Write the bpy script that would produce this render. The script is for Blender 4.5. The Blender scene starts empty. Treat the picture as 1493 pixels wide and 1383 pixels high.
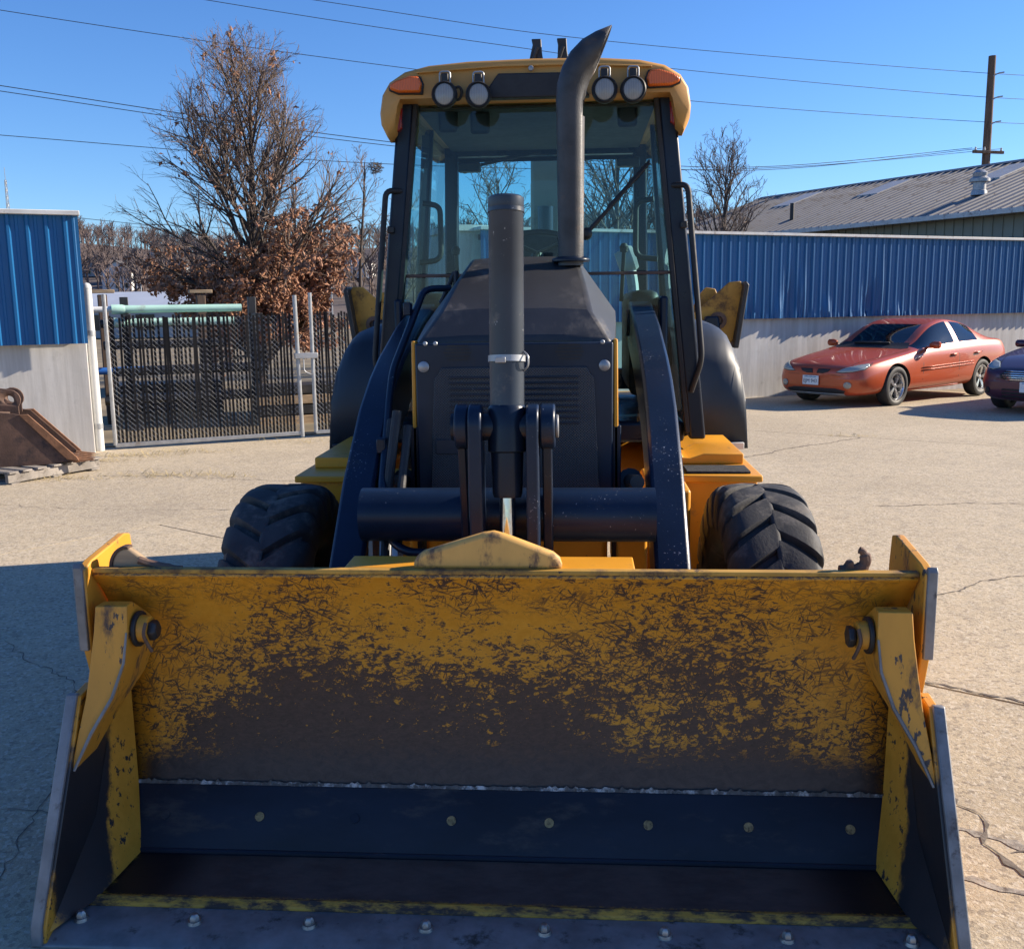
import bpy, bmesh, math, random
from mathutils import Vector, Matrix, Euler
from mathutils.bvhtree import BVHTree
from math import sin, cos, pi, radians as R

S = bpy.context.scene
COL = S.collection
# ------------------------------------------------------------------ camera
cd = bpy.data.cameras.new('camera'); cam = bpy.data.objects.new('camera', cd); COL.objects.link(cam)
cd.sensor_fit = 'HORIZONTAL'; cd.sensor_width = 36.0; cd.lens = 36.0 * 1450 / 1493
cd.clip_start = 0.05; cd.clip_end = 6000
CAM = Vector((0.22, 0, 1.6))
cam.matrix_world = Matrix.Translation(CAM) @ Matrix.Rotation(R(3.9), 4, 'Z') @ Matrix.Rotation(pi/2 - R(9.8), 4, 'X') @ Matrix.Rotation(R(-0.75), 4, 'Z')
S.camera = cam
# ------------------------------------------------------------------ sky and sun
SUN_AZ, SUN_EL = 72.0, 25.0          # degrees clockwise from +Y, degrees up
w = bpy.data.worlds.new('World'); S.world = w; w.use_nodes = True
nt = w.node_tree; bg = nt.nodes['Background']
sky = nt.nodes.new('ShaderNodeTexSky'); sky.sky_type = 'NISHITA'; sky.sun_disc = False
sky.sun_elevation = R(SUN_EL); sky.sun_rotation = R(SUN_AZ)
sky.air_density = 1.0; sky.dust_density = 0.15; sky.ozone_density = 1.3; sky.altitude = 300
hs = nt.nodes.new('ShaderNodeHueSaturation'); hs.inputs['Saturation'].default_value = 1.15
clr = nt.nodes.new('ShaderNodeMix'); clr.data_type = 'RGBA'; clr.blend_type = 'MULTIPLY'; clr.inputs[0].default_value = 1.0
clr.inputs[7].default_value = (0.43, 0.62, 0.93, 1)          # very clear, dry winter air
nt.links.new(sky.outputs[0], hs.inputs['Color']); nt.links.new(hs.outputs[0], clr.inputs[6]); nt.links.new(clr.outputs[2], bg.inputs['Color'])
bg.inputs['Strength'].default_value = 0.100
sl = bpy.data.lights.new('sun', 'SUN'); sun = bpy.data.objects.new('sun', sl); COL.objects.link(sun)
sl.energy = 5.0; sl.angle = R(0.53); sl.color = (1.0, 0.87, 0.70)
sd = Vector((sin(R(SUN_AZ))*cos(R(SUN_EL)), cos(R(SUN_AZ))*cos(R(SUN_EL)), sin(R(SUN_EL))))
sun.rotation_euler = sd.to_track_quat('Z', 'Y').to_euler(); sun.location = (12, 6, 12)
S.view_settings.view_transform = 'Standard'; S.view_settings.look = 'None'
S.view_settings.gamma = 1.0; S.view_settings.use_curve_mapping = False
S.view_settings.exposure = 1.0
S.render.resolution_x = 1024; S.render.resolution_y = 948
S.render.engine = 'CYCLES'

# ------------------------------------------------------------------ materials
def nd(nt, typ, **kw):
    n = nt.nodes.new(typ)
    for k, v in kw.items():
        if k in n.inputs: n.inputs[k].default_value = v
        else: setattr(n, k, v)
    return n
def math_(nt, op, a, b=None, c=None, clamp=False):
    n = nt.nodes.new('ShaderNodeMath'); n.operation = op; n.use_clamp = clamp
    for i, v in enumerate((a, b, c)):
        if v is None: continue
        if isinstance(v, (int, float)): n.inputs[i].default_value = v
        else: nt.links.new(v, n.inputs[i])
    return n.outputs[0]
def ramp(nt, fac, a, b, lo=0.0, hi=1.0):
    n = nt.nodes.new('ShaderNodeMapRange'); n.interpolation_type = 'SMOOTHSTEP'
    nt.links.new(fac, n.inputs[0]); n.inputs[1].default_value = a; n.inputs[2].default_value = b
    n.inputs[3].default_value = lo; n.inputs[4].default_value = hi
    return n.outputs[0]
def mixc(nt, fac, a, b):
    n = nt.nodes.new('ShaderNodeMix'); n.data_type = 'RGBA'
    for s, v in ((0, fac), (6, a), (7, b)):
        if isinstance(v, (int, float)): n.inputs[s].default_value = v
        elif isinstance(v, tuple): n.inputs[s].default_value = (*v, 1) if len(v) == 3 else v
        else: nt.links.new(v, n.inputs[s])
    return n.outputs[2]
def coords(nt, scale=(1, 1, 1), rot=(0, 0, 0), out='Object'):
    t = nt.nodes.new('ShaderNodeTexCoord'); m = nt.nodes.new('ShaderNodeMapping')
    m.inputs['Scale'].default_value = scale; m.inputs['Rotation'].default_value = rot
    nt.links.new(t.outputs[out], m.inputs[0]); return m.outputs[0]
def noise(nt, vec, scale, detail=4, rough=0.55, dist=0.0):
    n = nd(nt, 'ShaderNodeTexNoise', Scale=scale, Detail=detail, Roughness=rough, Distortion=dist)
    nt.links.new(vec, n.inputs['Vector']); return n.outputs['Fac']
def bumpn(nt, h, strength, dist=0.01):
    b = nd(nt, 'ShaderNodeBump', Strength=strength, Distance=dist); nt.links.new(h, b.inputs['Height']); return b.outputs[0]
def newmat(name):
    m = bpy.data.materials.new(name); m.use_nodes = True
    return m, m.node_tree, m.node_tree.nodes['Principled BSDF']
MATS = {}
def paint(name, base, rough=0.45, var=0.2, scale=3.0, metal=0.0, dirt=None, dirt_amt=0.0, dirt_scale=4.0,
          chips=None, chip_amt=0.0, chip_scale=60.0, bump=0.0, bump_scale=40.0, spec=0.5, stretch=(1, 1, 1), coat=0.0):
    m, nt, b = newmat(name)
    v = coords(nt, stretch)
    n1 = noise(nt, v, scale, 6, 0.6)
    col = mixc(nt, ramp(nt, n1, 0.25, 0.75), tuple(c*(1-var) for c in base), tuple(min(1, c*(1+var)) for c in base))
    rg = None
    if dirt:
        d = noise(nt, v, dirt_scale, 9, 0.7)
        dm = ramp(nt, d, 0.62 - 0.3*dirt_amt, 0.78 - 0.25*dirt_amt)
        col = mixc(nt, dm, col, dirt)
        rg = math_(nt, 'MULTIPLY_ADD', dm, 0.35, rough, True)
    if chips:
        c1 = noise(nt, v, chip_scale, 5, 0.6); c2 = noise(nt, v, 4.0, 3, 0.5)
        cm = ramp(nt, math_(nt, 'ADD', c1, math_(nt, 'MULTIPLY', c2, 0.35)), 0.90 - chip_amt, 0.93 - chip_amt)
        col = mixc(nt, cm, col, chips)
    nt.links.new(col, b.inputs['Base Color'])
    b.inputs['Metallic'].default_value = metal; b.inputs['Specular IOR Level'].default_value = spec
    b.inputs['Coat Weight'].default_value = coat; b.inputs['Coat Roughness'].default_value = 0.08
    if rg is None:
        r2 = noise(nt, v, scale*4, 5, 0.6); rg = ramp(nt, r2, 0.2, 0.8, max(0.02, rough-0.1), min(1, rough+0.12))
    nt.links.new(rg, b.inputs['Roughness'])
    if bump:
        nt.links.new(bumpn(nt, noise(nt, v, bump_scale, 6, 0.6), bump), b.inputs['Normal'])
    MATS[name] = m
    return m

# black machine paint, yellow paints
paint('black_paint', (0.008, 0.016, 0.034), 0.30, 0.25, 3, dirt=(0.035, 0.033, 0.032), dirt_amt=0.05, chips=(0.32, 0.33, 0.35), chip_amt=0.03, chip_scale=70, bump=0.04, bump_scale=120, spec=.32)
paint('black_arm', (0.008, 0.018, 0.042), 0.33, 0.25, 3, dirt=(0.035, 0.036, 0.04), dirt_amt=0.08, chips=(0.30, 0.32, 0.36), chip_amt=0.035, chip_scale=130, bump=0.05, bump_scale=120, spec=.32)
paint('black_cab', (0.008, 0.015, 0.030), 0.33, 0.2, 3, bump=0.02, spec=.32)
paint('fender_paint', (0.011, 0.018, 0.032), 0.50, 0.25, 3, dirt=(0.06, 0.058, 0.056), dirt_amt=0.15, dirt_scale=2.5)
paint('hood_top', (0.030, 0.031, 0.034), 0.42, 0.3, 2.5, dirt=(0.10, 0.092, 0.085), dirt_amt=0.25, dirt_scale=3, bump=0.04, bump_scale=90, stretch=(1, .35, 1))
paint('hood_front', (0.013, 0.023, 0.044), 0.36, 0.25, 3, dirt=(0.040, 0.038, 0.038), dirt_amt=0.08, bump=0.02, spec=.32)
paint('cylinder_paint', (0.026, 0.034, 0.048), 0.34, 0.22, 5, dirt=(0.14, 0.13, 0.11), dirt_amt=0.18, dirt_scale=8, chips=(.3, .3, .3), chip_amt=.02)
paint('exhaust_metal', (0.050, 0.049, 0.050), 0.48, 0.35, 9, metal=0.3, dirt=(0.13, 0.085, 0.06), dirt_amt=0.25, dirt_scale=14, bump=0.15, bump_scale=160)
paint('roof_yellow', (0.52, 0.265, 0.065), 0.55, 0.12, 2, dirt=(0.34, 0.22, 0.09), dirt_amt=0.15, bump=0.02)
paint('machine_yellow', (0.72, 0.315, 0.02), 0.42, 0.12, 2.5, dirt=(0.22, 0.13, 0.05), dirt_amt=0.15, dirt_scale=5, chips=(.12, .08, .05), chip_amt=.03)
paint('worn_yellow', (0.68, 0.38, 0.10), 0.5, 0.15, 4, dirt=(0.085, 0.055, 0.05), dirt_amt=0.42, dirt_scale=11, chips=(.07, .05, .045), chip_amt=.05, chip_scale=30, stretch=(1, 1, .55))
paint('clam_yellow', (0.62, 0.285, 0.03), 0.48, 0.14, 4, dirt=(0.07, 0.05, 0.045), dirt_amt=0.30, dirt_scale=10, chips=(.06, .045, .04), chip_amt=.11, chip_scale=34, stretch=(1, 1, .4))
paint('rusty_yellow', (0.45, 0.25, 0.04), 0.6, 0.2, 5, dirt=(0.09, 0.055, 0.035), dirt_amt=0.55, dirt_scale=6, chips=(.05, .04, .035), chip_amt=.07, chip_scale=25)
paint('step_worn', (0.55, 0.29, 0.04), 0.55, 0.2, 8, dirt=(0.055, 0.04, 0.034), dirt_amt=0.75, dirt_scale=30, stretch=(.45, 1, 1))
paint('steel_edge', (0.20, 0.205, 0.215), 0.5, 0.3, 10, metal=0.3, dirt=(0.06, 0.05, 0.045), dirt_amt=0.25, dirt_scale=14)
paint('bolt_steel', (0.30, 0.30, 0.30), 0.4, 0.3, 30, metal=0.8, dirt=(0.12, 0.09, 0.06), dirt_amt=0.3, dirt_scale=50)
paint('bolt_brass', (0.30, 0.22, 0.10), 0.55, 0.4, 60, metal=0.3, dirt=(0.05, 0.04, 0.03), dirt_amt=0.4, dirt_scale=90)
paint('blade_plate', (0.009, 0.013, 0.025), 0.46, 0.4, 5, spec=.35, dirt=(0.055, 0.053, 0.056), dirt_amt=0.32, dirt_scale=9, bump=0.05, bump_scale=60, stretch=(.4, 1, 1))
paint('floor_steel', (0.070, 0.058, 0.055), 0.46, 0.3, 4, metal=0.4, dirt=(0.025, 0.022, 0.022), dirt_amt=0.25, dirt_scale=3, bump=0.05, bump_scale=60, stretch=(.3, 1, 1))
paint('tyre_rubber', (0.032, 0.032, 0.034), 0.72, 0.4, 6, dirt=(0.15, 0.135, 0.12), dirt_amt=0.42, dirt_scale=7, bump=0.15, bump_scale=90)
paint('rim_yellow', (0.5, 0.28, 0.04), 0.5, 0.2, 5, dirt=(0.12, 0.07, 0.04), dirt_amt=0.4)
paint('rubber_black', (0.018, 0.018, 0.02), 0.6, 0.2, 10)
paint('plastic_black', (0.014, 0.014, 0.016), 0.5, 0.2, 10)
paint('seat_fabric', (0.03, 0.03, 0.034), 0.85, 0.3, 20)
paint('headliner', (0.05, 0.055, 0.06), 0.8, 0.2, 6)
paint('tread_mat', (0.03, 0.03, 0.03), 0.85, 0.5, 40, bump=0.5, bump_scale=150)
paint('galvanised', (0.36, 0.37, 0.38), 0.45, 0.15, 12, metal=0.5, dirt=(0.28, 0.25, 0.22), dirt_amt=0.2)
paint('white_post', (0.55, 0.56, 0.55), 0.5, 0.08, 6, dirt=(0.35, 0.31, 0.27), dirt_amt=0.2)
paint('blue_sheet', (0.006, 0.098, 0.26), 0.40, 0.12, 1.5, dirt=(0.03, 0.12, 0.26), dirt_amt=0.12, dirt_scale=3, stretch=(1, 1, .3))
paint('cap_trim', (0.55, 0.55, 0.53), 0.5, 0.12, 5, dirt=(.25, .22, .2), dirt_amt=.3)
paint('rust_steel', (0.105, 0.058, 0.04), 0.75, 0.4, 5, dirt=(0.035, 0.03, 0.034), dirt_amt=0.4, dirt_scale=3, bump=0.2, bump_scale=60)
paint('rust_edge', (0.21, 0.10, 0.05), 0.8, 0.35, 9, dirt=(0.07, 0.045, 0.035), dirt_amt=0.3, dirt_scale=10, bump=0.2, bump_scale=60)
paint('black_steel', (0.022, 0.022, 0.024), 0.5, 0.3, 8, dirt=(.06, .045, .035), dirt_amt=.25)
paint('pallet_wood', (0.24, 0.215, 0.19), 0.9, 0.3, 6, dirt=(0.10, 0.085, 0.07), dirt_amt=0.35, dirt_scale=7, bump=0.3, bump_scale=60, stretch=(1, 6, 1))
paint('pole_wood', (0.13, 0.085, 0.06), 0.9, 0.3, 4, dirt=(0.06, 0.045, 0.035), dirt_amt=0.4, dirt_scale=5, bump=0.3, stretch=(1, 1, .15))
paint('bark', (0.085, 0.066, 0.055), 0.95, 0.35, 6, bump=0.4, bump_scale=18, stretch=(1, 1, .35))
paint('twig', (0.17, 0.125, 0.10), 0.9, 0.3, 2)
paint('far_twig', (0.135, 0.10, 0.09), 0.95, 0.35, 0.05)
paint('oak_leaf', (0.29, 0.14, 0.078), 0.75, 0.55, 6)
paint('mint_pipe', (0.42, 0.66, 0.56), 0.4, 0.08, 3, dirt=(.3, .36, .3), dirt_amt=.15)
paint('white_pipe', (0.72, 0.72, 0.68), 0.4, 0.08, 3, dirt=(.4, .38, .34), dirt_amt=.15)
paint('black_pipe', (0.014, 0.015, 0.017), 0.4, 0.3, 5)
paint('blue_pipe', (0.02, 0.12, 0.42), 0.45, 0.15, 5)
paint('slat_black', (0.008, 0.008, 0.010), 0.7, 0.3, 20, spec=.2)
paint('lumber', (0.36, 0.26, 0.16), 0.85, 0.3, 5, stretch=(1, 5, 5))
paint('dry_grass', (0.42, 0.33, 0.17), 0.9, 0.35, 3)
paint('dead_turf', (0.21, 0.165, 0.10), 0.95, 0.4, 0.6, dirt=(.11, .10, .06), dirt_amt=.35, dirt_scale=.4)
paint('hill_ground', (0.115, 0.088, 0.075), 0.95, 0.3, 0.03)
paint('grey_roof', (0.20, 0.19, 0.18), 0.6, 0.15, 0.7, dirt=(0.12, 0.095, 0.08), dirt_amt=0.35, dirt_scale=1.2, stretch=(1, 1, 1))
paint('skylight', (0.42, 0.41, 0.39), 0.5, 0.08, 3)
paint('tan_siding', (0.24, 0.24, 0.19), 0.6, 0.1, 2)
paint('white_wall', (0.66, 0.66, 0.64), 0.7, 0.08, 2)
paint('house_grey', (0.33, 0.35, 0.37), 0.7, 0.1, 2)
paint('house_roof', (0.075, 0.07, 0.07), 0.9, 0.2, 1)
paint('white_roof', (0.36, 0.40, 0.47), 0.6, 0.06, 0.4)
paint('dark_pane', (0.02, 0.025, 0.03), 0.1, 0.1, 4)
paint('wire', (0.02, 0.02, 0.02), 0.6, 0.1, 4)
paint('chrome', (0.75, 0.75, 0.76), 0.12, 0.05, 10, metal=1.0)
paint('alloy', (0.62, 0.62, 0.63), 0.25, 0.08, 10, metal=0.9)
paint('brown_tint', (0.10, 0.06, 0.045), 0.6, 0.3, 8, dirt=(.2, .13, .08), dirt_amt=.4, dirt_scale=12)
paint('nest', (0.10, 0.075, 0.055), 0.95, 0.4, 20)

def car_paint(name, base, flake=0.3):
    m, nt, b = newmat(name)
    v = coords(nt); n1 = noise(nt, v, 1.2, 4, 0.6)
    nt.links.new(mixc(nt, ramp(nt, n1, .3, .7), tuple(c*.93 for c in base), tuple(c*1.06 for c in base)), b.inputs['Base Color'])
    b.inputs['Metallic'].default_value = flake; b.inputs['Roughness'].default_value = 0.38
    b.inputs['Coat Weight'].default_value = 0.55; b.inputs['Coat Roughness'].default_value = 0.06
    MATS[name] = m
car_paint('copper_paint', (0.42, 0.062, 0.012), .1); car_paint('plum_paint', (0.070, 0.018, 0.040), 0.35)

def glass(name, tint, alpha_dark=None, rough=0.02):
    # thin pane: tinted see-through mixed with a mirror coat by Fresnel
    m, nt, b = newmat(name); out = nt.nodes['Material Output']
    tr = nd(nt, 'ShaderNodeBsdfTransparent'); tr.inputs[0].default_value = (*tint, 1)
    gl = nd(nt, 'ShaderNodeBsdfGlossy'); gl.inputs['Roughness'].default_value = rough
    fr = nd(nt, 'ShaderNodeFresnel'); fr.inputs['IOR'].default_value = 1.5 if alpha_dark is None else 1.9
    body = tr.outputs[0]
    if alpha_dark is not None:
        df = nd(nt, 'ShaderNodeBsdfDiffuse'); df.inputs[0].default_value = (0.015, 0.018, 0.02, 1)
        mx = nd(nt, 'ShaderNodeMixShader'); mx.inputs[0].default_value = alpha_dark
        nt.links.new(tr.outputs[0], mx.inputs[1]); nt.links.new(df.outputs[0], mx.inputs[2]); body = mx.outputs[0]
    else:   # film of dust on the pane
        df = nd(nt, 'ShaderNodeBsdfDiffuse'); df.inputs[0].default_value = (0.45, 0.45, 0.42, 1)
        d = ramp(nt, noise(nt, coords(nt), 3.0, 8, .65), .35, .8, 0.004, 0.028)
        mx = nd(nt, 'ShaderNodeMixShader'); nt.links.new(d, mx.inputs[0])
        nt.links.new(tr.outputs[0], mx.inputs[1]); nt.links.new(df.outputs[0], mx.inputs[2]); body = mx.outputs[0]
    ms = nd(nt, 'ShaderNodeMixShader'); nt.links.new(fr.outputs[0], ms.inputs[0])
    nt.links.new(body, ms.inputs[1]); nt.links.new(gl.outputs[0], ms.inputs[2]); nt.links.new(ms.outputs[0], out.inputs[0])
    MATS[name] = m
glass('cab_glass', (0.60, 0.86, 0.88)); glass('car_glass', (0.55, 0.62, 0.60), 0.12)

def lens(name, col, rough=0.15, trans=0.0):
    m, nt, b = newmat(name); v = coords(nt)
    wv = nd(nt, 'ShaderNodeTexWave', Scale=45.0, Distortion=0.0); nt.links.new(v, wv.inputs[0])
    nt.links.new(mixc(nt, wv.outputs['Fac'], tuple(c*.75 for c in col), col), b.inputs['Base Color'])
    b.inputs['Roughness'].default_value = rough; b.inputs['Coat Weight'].default_value = .4; b.inputs['Coat Roughness'].default_value = .08
    nt.links.new(bumpn(nt, wv.outputs['Fac'], .25), b.inputs['Normal'])
    MATS[name] = m
lens('amber_lens', (0.80, 0.14, 0.002), .4); lens('clear_lens', (0.33, 0.32, 0.29), .3); lens('head_lens', (0.36, 0.40, 0.39)); lens('red_lens', (0.35, 0.02, 0.01))

def bucket_wear(name):
    # yellow paint scraped away: scratches near the lip, bare brown steel in the middle, polished steel below
    m, nt, b = newmat(name)
    t = nt.nodes.new('ShaderNodeTexCoord'); sp = nt.nodes.new('ShaderNodeSeparateXYZ'); nt.links.new(t.outputs['Object'], sp.inputs[0])
    def turned(rot, scale):
        m2 = nt.nodes.new('ShaderNodeMapping'); m2.inputs['Scale'].default_value = scale
        nt.links.new(coords(nt, (1, 1, 1), (0, R(rot), 0)), m2.inputs[0]); return m2.outputs[0]
    v1 = coords(nt, (1, 1, 1.35))
    big = noise(nt, coords(nt, (.8, 1, 1.2)), 2.4, 5, .6)
    n1 = noise(nt, v1, 26, 10, .74, .6)
    n2 = noise(nt, turned(6, (.7, 1, 1.6)), 62, 6, .72, 1.0)
    scr = None
    for rot, sc, st, th in ((8, 14, 9, .60), (-32, 12, 10, .61), (58, 13, 10, .615), (-66, 15, 9, .615), (27, 16, 8, .61), (85, 12, 9, .63), (-12, 20, 7, .60), (72, 22, 7, .62), (-38, 5, 22, .655), (34, 5, 22, .66)):
        q = ramp(nt, noise(nt, turned(rot, (1, 1, st)), sc, 3, .5, .35), th, th + .03)
        scr = q if scr is None else math_(nt, 'MAXIMUM', scr, q)
    brk = ramp(nt, noise(nt, v1, 5, 6, .65), .40, .58)
    scr = math_(nt, 'MULTIPLY', scr, brk)
    # bare-ness rises downwards over the sheet, with a ragged, lop-sided border
    edge = math_(nt, 'ADD', sp.outputs[2], math_(nt, 'MULTIPLY', sp.outputs[0], .05))
    g = math_(nt, 'ADD', ramp(nt, edge, .93, .22, .335, .76), math_(nt, 'MULTIPLY', scr, .22))
    ax = math_(nt, 'ABSOLUTE', sp.outputs[0]); ends = ramp(nt, ax, .70, 1.08, 0.0, .30)
    k = math_(nt, 'MULTIPLY', math_(nt, 'SUBTRACT', n1, .5), 1.5)
    k = math_(nt, 'ADD', k, math_(nt, 'MULTIPLY', math_(nt, 'SUBTRACT', n2, .5), 1.3))
    k = math_(nt, 'ADD', k, math_(nt, 'MULTIPLY', math_(nt, 'SUBTRACT', big, .5), .9))
    k = math_(nt, 'SUBTRACT', math_(nt, 'ADD', k, g), ends)
    bare = ramp(nt, k, .50, .60)
    low = ramp(nt, math_(nt, 'ADD', sp.outputs[2], math_(nt, 'MULTIPLY', math_(nt, 'SUBTRACT', n1, .5), .3)), .33, .24)
    lowe = math_(nt, 'MULTIPLY', low, ramp(nt, ax, 1.13, 1.06))
    lip = ramp(nt, math_(nt, 'ADD', sp.outputs[2], math_(nt, 'MULTIPLY', math_(nt, 'SUBTRACT', n2, .5), .06)), .868, .878)
    mask = math_(nt, 'MAXIMUM', math_(nt, 'MAXIMUM', bare, math_(nt, 'MULTIPLY', scr, .72)), math_(nt, 'MAXIMUM', lowe, lip))
    yel = mixc(nt, ramp(nt, n1, .3, .7), (.58, .25, .016), (.70, .33, .035))
    rust = mixc(nt, ramp(nt, n2, .3, .7), (.040, .025, .021), (.088, .052, .040))
    steel = mixc(nt, ramp(nt, n1, .3, .7), (.045, .038, .040), (.078, .064, .062))
    under = mixc(nt, low, rust, steel)
    grit = ramp(nt, noise(nt, v1, 60, 4, .65), .52, .60)
    grit = math_(nt, 'MULTIPLY', grit, ramp(nt, sp.outputs[2], .195, .172))
    under = mixc(nt, grit, under, (.45, .45, .44))
    nt.links.new(mixc(nt, mask, yel, under), b.inputs['Base Color'])
    nt.links.new(ramp(nt, mask, 0, 1, .40, .52), b.inputs['Roughness'])
    nt.links.new(math_(nt, 'MULTIPLY', low, .35), b.inputs['Metallic'])
    nt.links.new(bumpn(nt, math_(nt, 'SUBTRACT', n1, math_(nt, 'MULTIPLY', mask, .6)), .22, .004), b.inputs['Normal'])
    MATS[name] = m
bucket_wear('bucket_wear')

def concrete_ground(name):
    m, nt, b = newmat(name); v = coords(nt)
    fine = noise(nt, v, 95, 4, .7); mid = noise(nt, v, 9, 8, .65); big = noise(nt, v, .55, 6, .6)
    vo = nd(nt, 'ShaderNodeTexVoronoi', Scale=70.0); nt.links.new(v, vo.inputs['Vector'])
    c = mixc(nt, ramp(nt, big, .3, .7), (.43, .35, .235), (.54, .445, .305))
    grain = noise(nt, v, 32, 6, .75)
    c = mixc(nt, ramp(nt, grain, .52, .70, 0, .55), c, (.24, .20, .155))
    c = mixc(nt, ramp(nt, grain, .46, .30, 0, .45), c, (.62, .55, .45))
    c = mixc(nt, ramp(nt, mid, .40, .75, 0, .5), c, (.27, .235, .19))
    c = mixc(nt, ramp(nt, fine, .50, .72, 0, .55), c, (.60, .54, .45))
    c = mixc(nt, ramp(nt, fine, .46, .28, 0, .6), c, (.17, .145, .12))
    va = nd(nt, 'ShaderNodeTexVoronoi', Scale=75.0); nt.links.new(v, va.inputs['Vector'])
    sc_ = nt.nodes.new('ShaderNodeSeparateColor'); nt.links.new(va.outputs['Color'], sc_.inputs[0])
    c = mixc(nt, ramp(nt, sc_.outputs[0], .72, .95, 0, .55), c, (.20, .165, .13))
    c = mixc(nt, ramp(nt, sc_.outputs[1], .74, .96, 0, .5), c, (.66, .59, .47))
    stain = noise(nt, coords(nt, (1, 1, 1), (0, 0, R(29))), .33, 5, .6)
    c = mixc(nt, ramp(nt, stain, .56, .72, 0, .32), c, (.24, .205, .165))
    rst = noise(nt, v, .9, 7, .7)
    c = mixc(nt, ramp(nt, rst, .60, .80, 0, .30), c, (.40, .26, .14))
    nt.links.new(c, b.inputs['Base Color']); b.inputs['Roughness'].default_value = .88; b.inputs['Specular IOR Level'].default_value = .25
    h = math_(nt, 'ADD', math_(nt, 'MULTIPLY', fine, .6), math_(nt, 'MULTIPLY', mid, .8))
    nt.links.new(bumpn(nt, h, .55, .012), b.inputs['Normal']); MATS[name] = m
concrete_ground('concrete_ground')

def cast_concrete(name):
    m, nt, b = newmat(name); v = coords(nt)
    streak = noise(nt, coords(nt, (2.2, 2.2, .16)), 3.0, 8, .7); mid = noise(nt, v, 4, 8, .65)
    boards = nd(nt, 'ShaderNodeTexWave', Scale=1.5, Distortion=1.2); boards.inputs['Detail'].default_value = 3
    nt.links.new(v, boards.inputs[0])
    c = mixc(nt, ramp(nt, streak, .3, .72), (.42, .40, .37), (.60, .58, .545))
    c = mixc(nt, ramp(nt, mid, .55, .8, 0, .5), c, (.26, .24, .215))
    nt.links.new(c, b.inputs['Base Color']); b.inputs['Roughness'].default_value = .9
    h = math_(nt, 'ADD', math_(nt, 'MULTIPLY', mid, .6), math_(nt, 'MULTIPLY', boards.outputs['Fac'], .06))
    nt.links.new(bumpn(nt, h, .3, .02), b.inputs['Normal']); MATS[name] = m
cast_concrete('cast_concrete')

def perforated(name):
    m, nt, b = newmat(name); v = coords(nt, (1, 0, 1))
    vo = nd(nt, 'ShaderNodeTexVoronoi', Scale=150.0); vo.inputs['Randomness'].default_value = 0.0
    nt.links.new(coords(nt, (1, 0, 1), (0, R(45), 0)), vo.inputs['Vector'])
    hole = ramp(nt, vo.outputs['Distance'], .36, .28)
    n1 = noise(nt, coords(nt), 6, 6, .6)
    c = mixc(nt, ramp(nt, n1, .35, .7), (.038, .046, .060), (.066, .070, .078))
    nt.links.new(mixc(nt, hole, c, (.003, .003, .004)), b.inputs['Base Color']); b.inputs['Roughness'].default_value = .45
    nt.links.new(bumpn(nt, vo.outputs['Distance'], .6, .004), b.inputs['Normal']); MATS[name] = m
perforated('perforated')

def clam_inner(name):
    # paint rubbed through to dark steel where the load slides along the clam side
    m, nt, b = newmat(name)
    t = nt.nodes.new('ShaderNodeTexCoord'); sp = nt.nodes.new('ShaderNodeSeparateXYZ'); nt.links.new(t.outputs['Object'], sp.inputs[0])
    v = coords(nt, (1, 1, .8)); n1 = noise(nt, v, 14, 9, .7); n2 = noise(nt, v, 45, 6, .7)
    dy = math_(nt, 'DIVIDE', math_(nt, 'SUBTRACT', sp.outputs[1], math_(nt, 'MULTIPLY_ADD', sp.outputs[2], .42, 2.33)), .150)
    dz = math_(nt, 'DIVIDE', math_(nt, 'SUBTRACT', sp.outputs[2], .24), .27)
    d = math_(nt, 'ADD', math_(nt, 'MULTIPLY', dy, dy), math_(nt, 'MULTIPLY', dz, dz))
    d = math_(nt, 'ADD', d, math_(nt, 'MULTIPLY', math_(nt, 'SUBTRACT', n1, .5), 1.3))
    rub = ramp(nt, d, 1.12, .78)
    chips = ramp(nt, math_(nt, 'ADD', n2, math_(nt, 'MULTIPLY', n1, .6)), .90, .94)
    yel = mixc(nt, ramp(nt, n1, .3, .7), (.54, .24, .02), (.66, .31, .035))
    c = mixc(nt, math_(nt, 'MAXIMUM', rub, chips), yel, mixc(nt, n1, (.014, .014, .017), (.035, .032, .034)))
    nt.links.new(c, b.inputs['Base Color']); nt.links.new(ramp(nt, rub, 0, 1, .48, .36), b.inputs['Roughness'])
    nt.links.new(bumpn(nt, n1, .15, .004), b.inputs['Normal']); MATS[name] = m
clam_inner('clam_inner')

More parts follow.
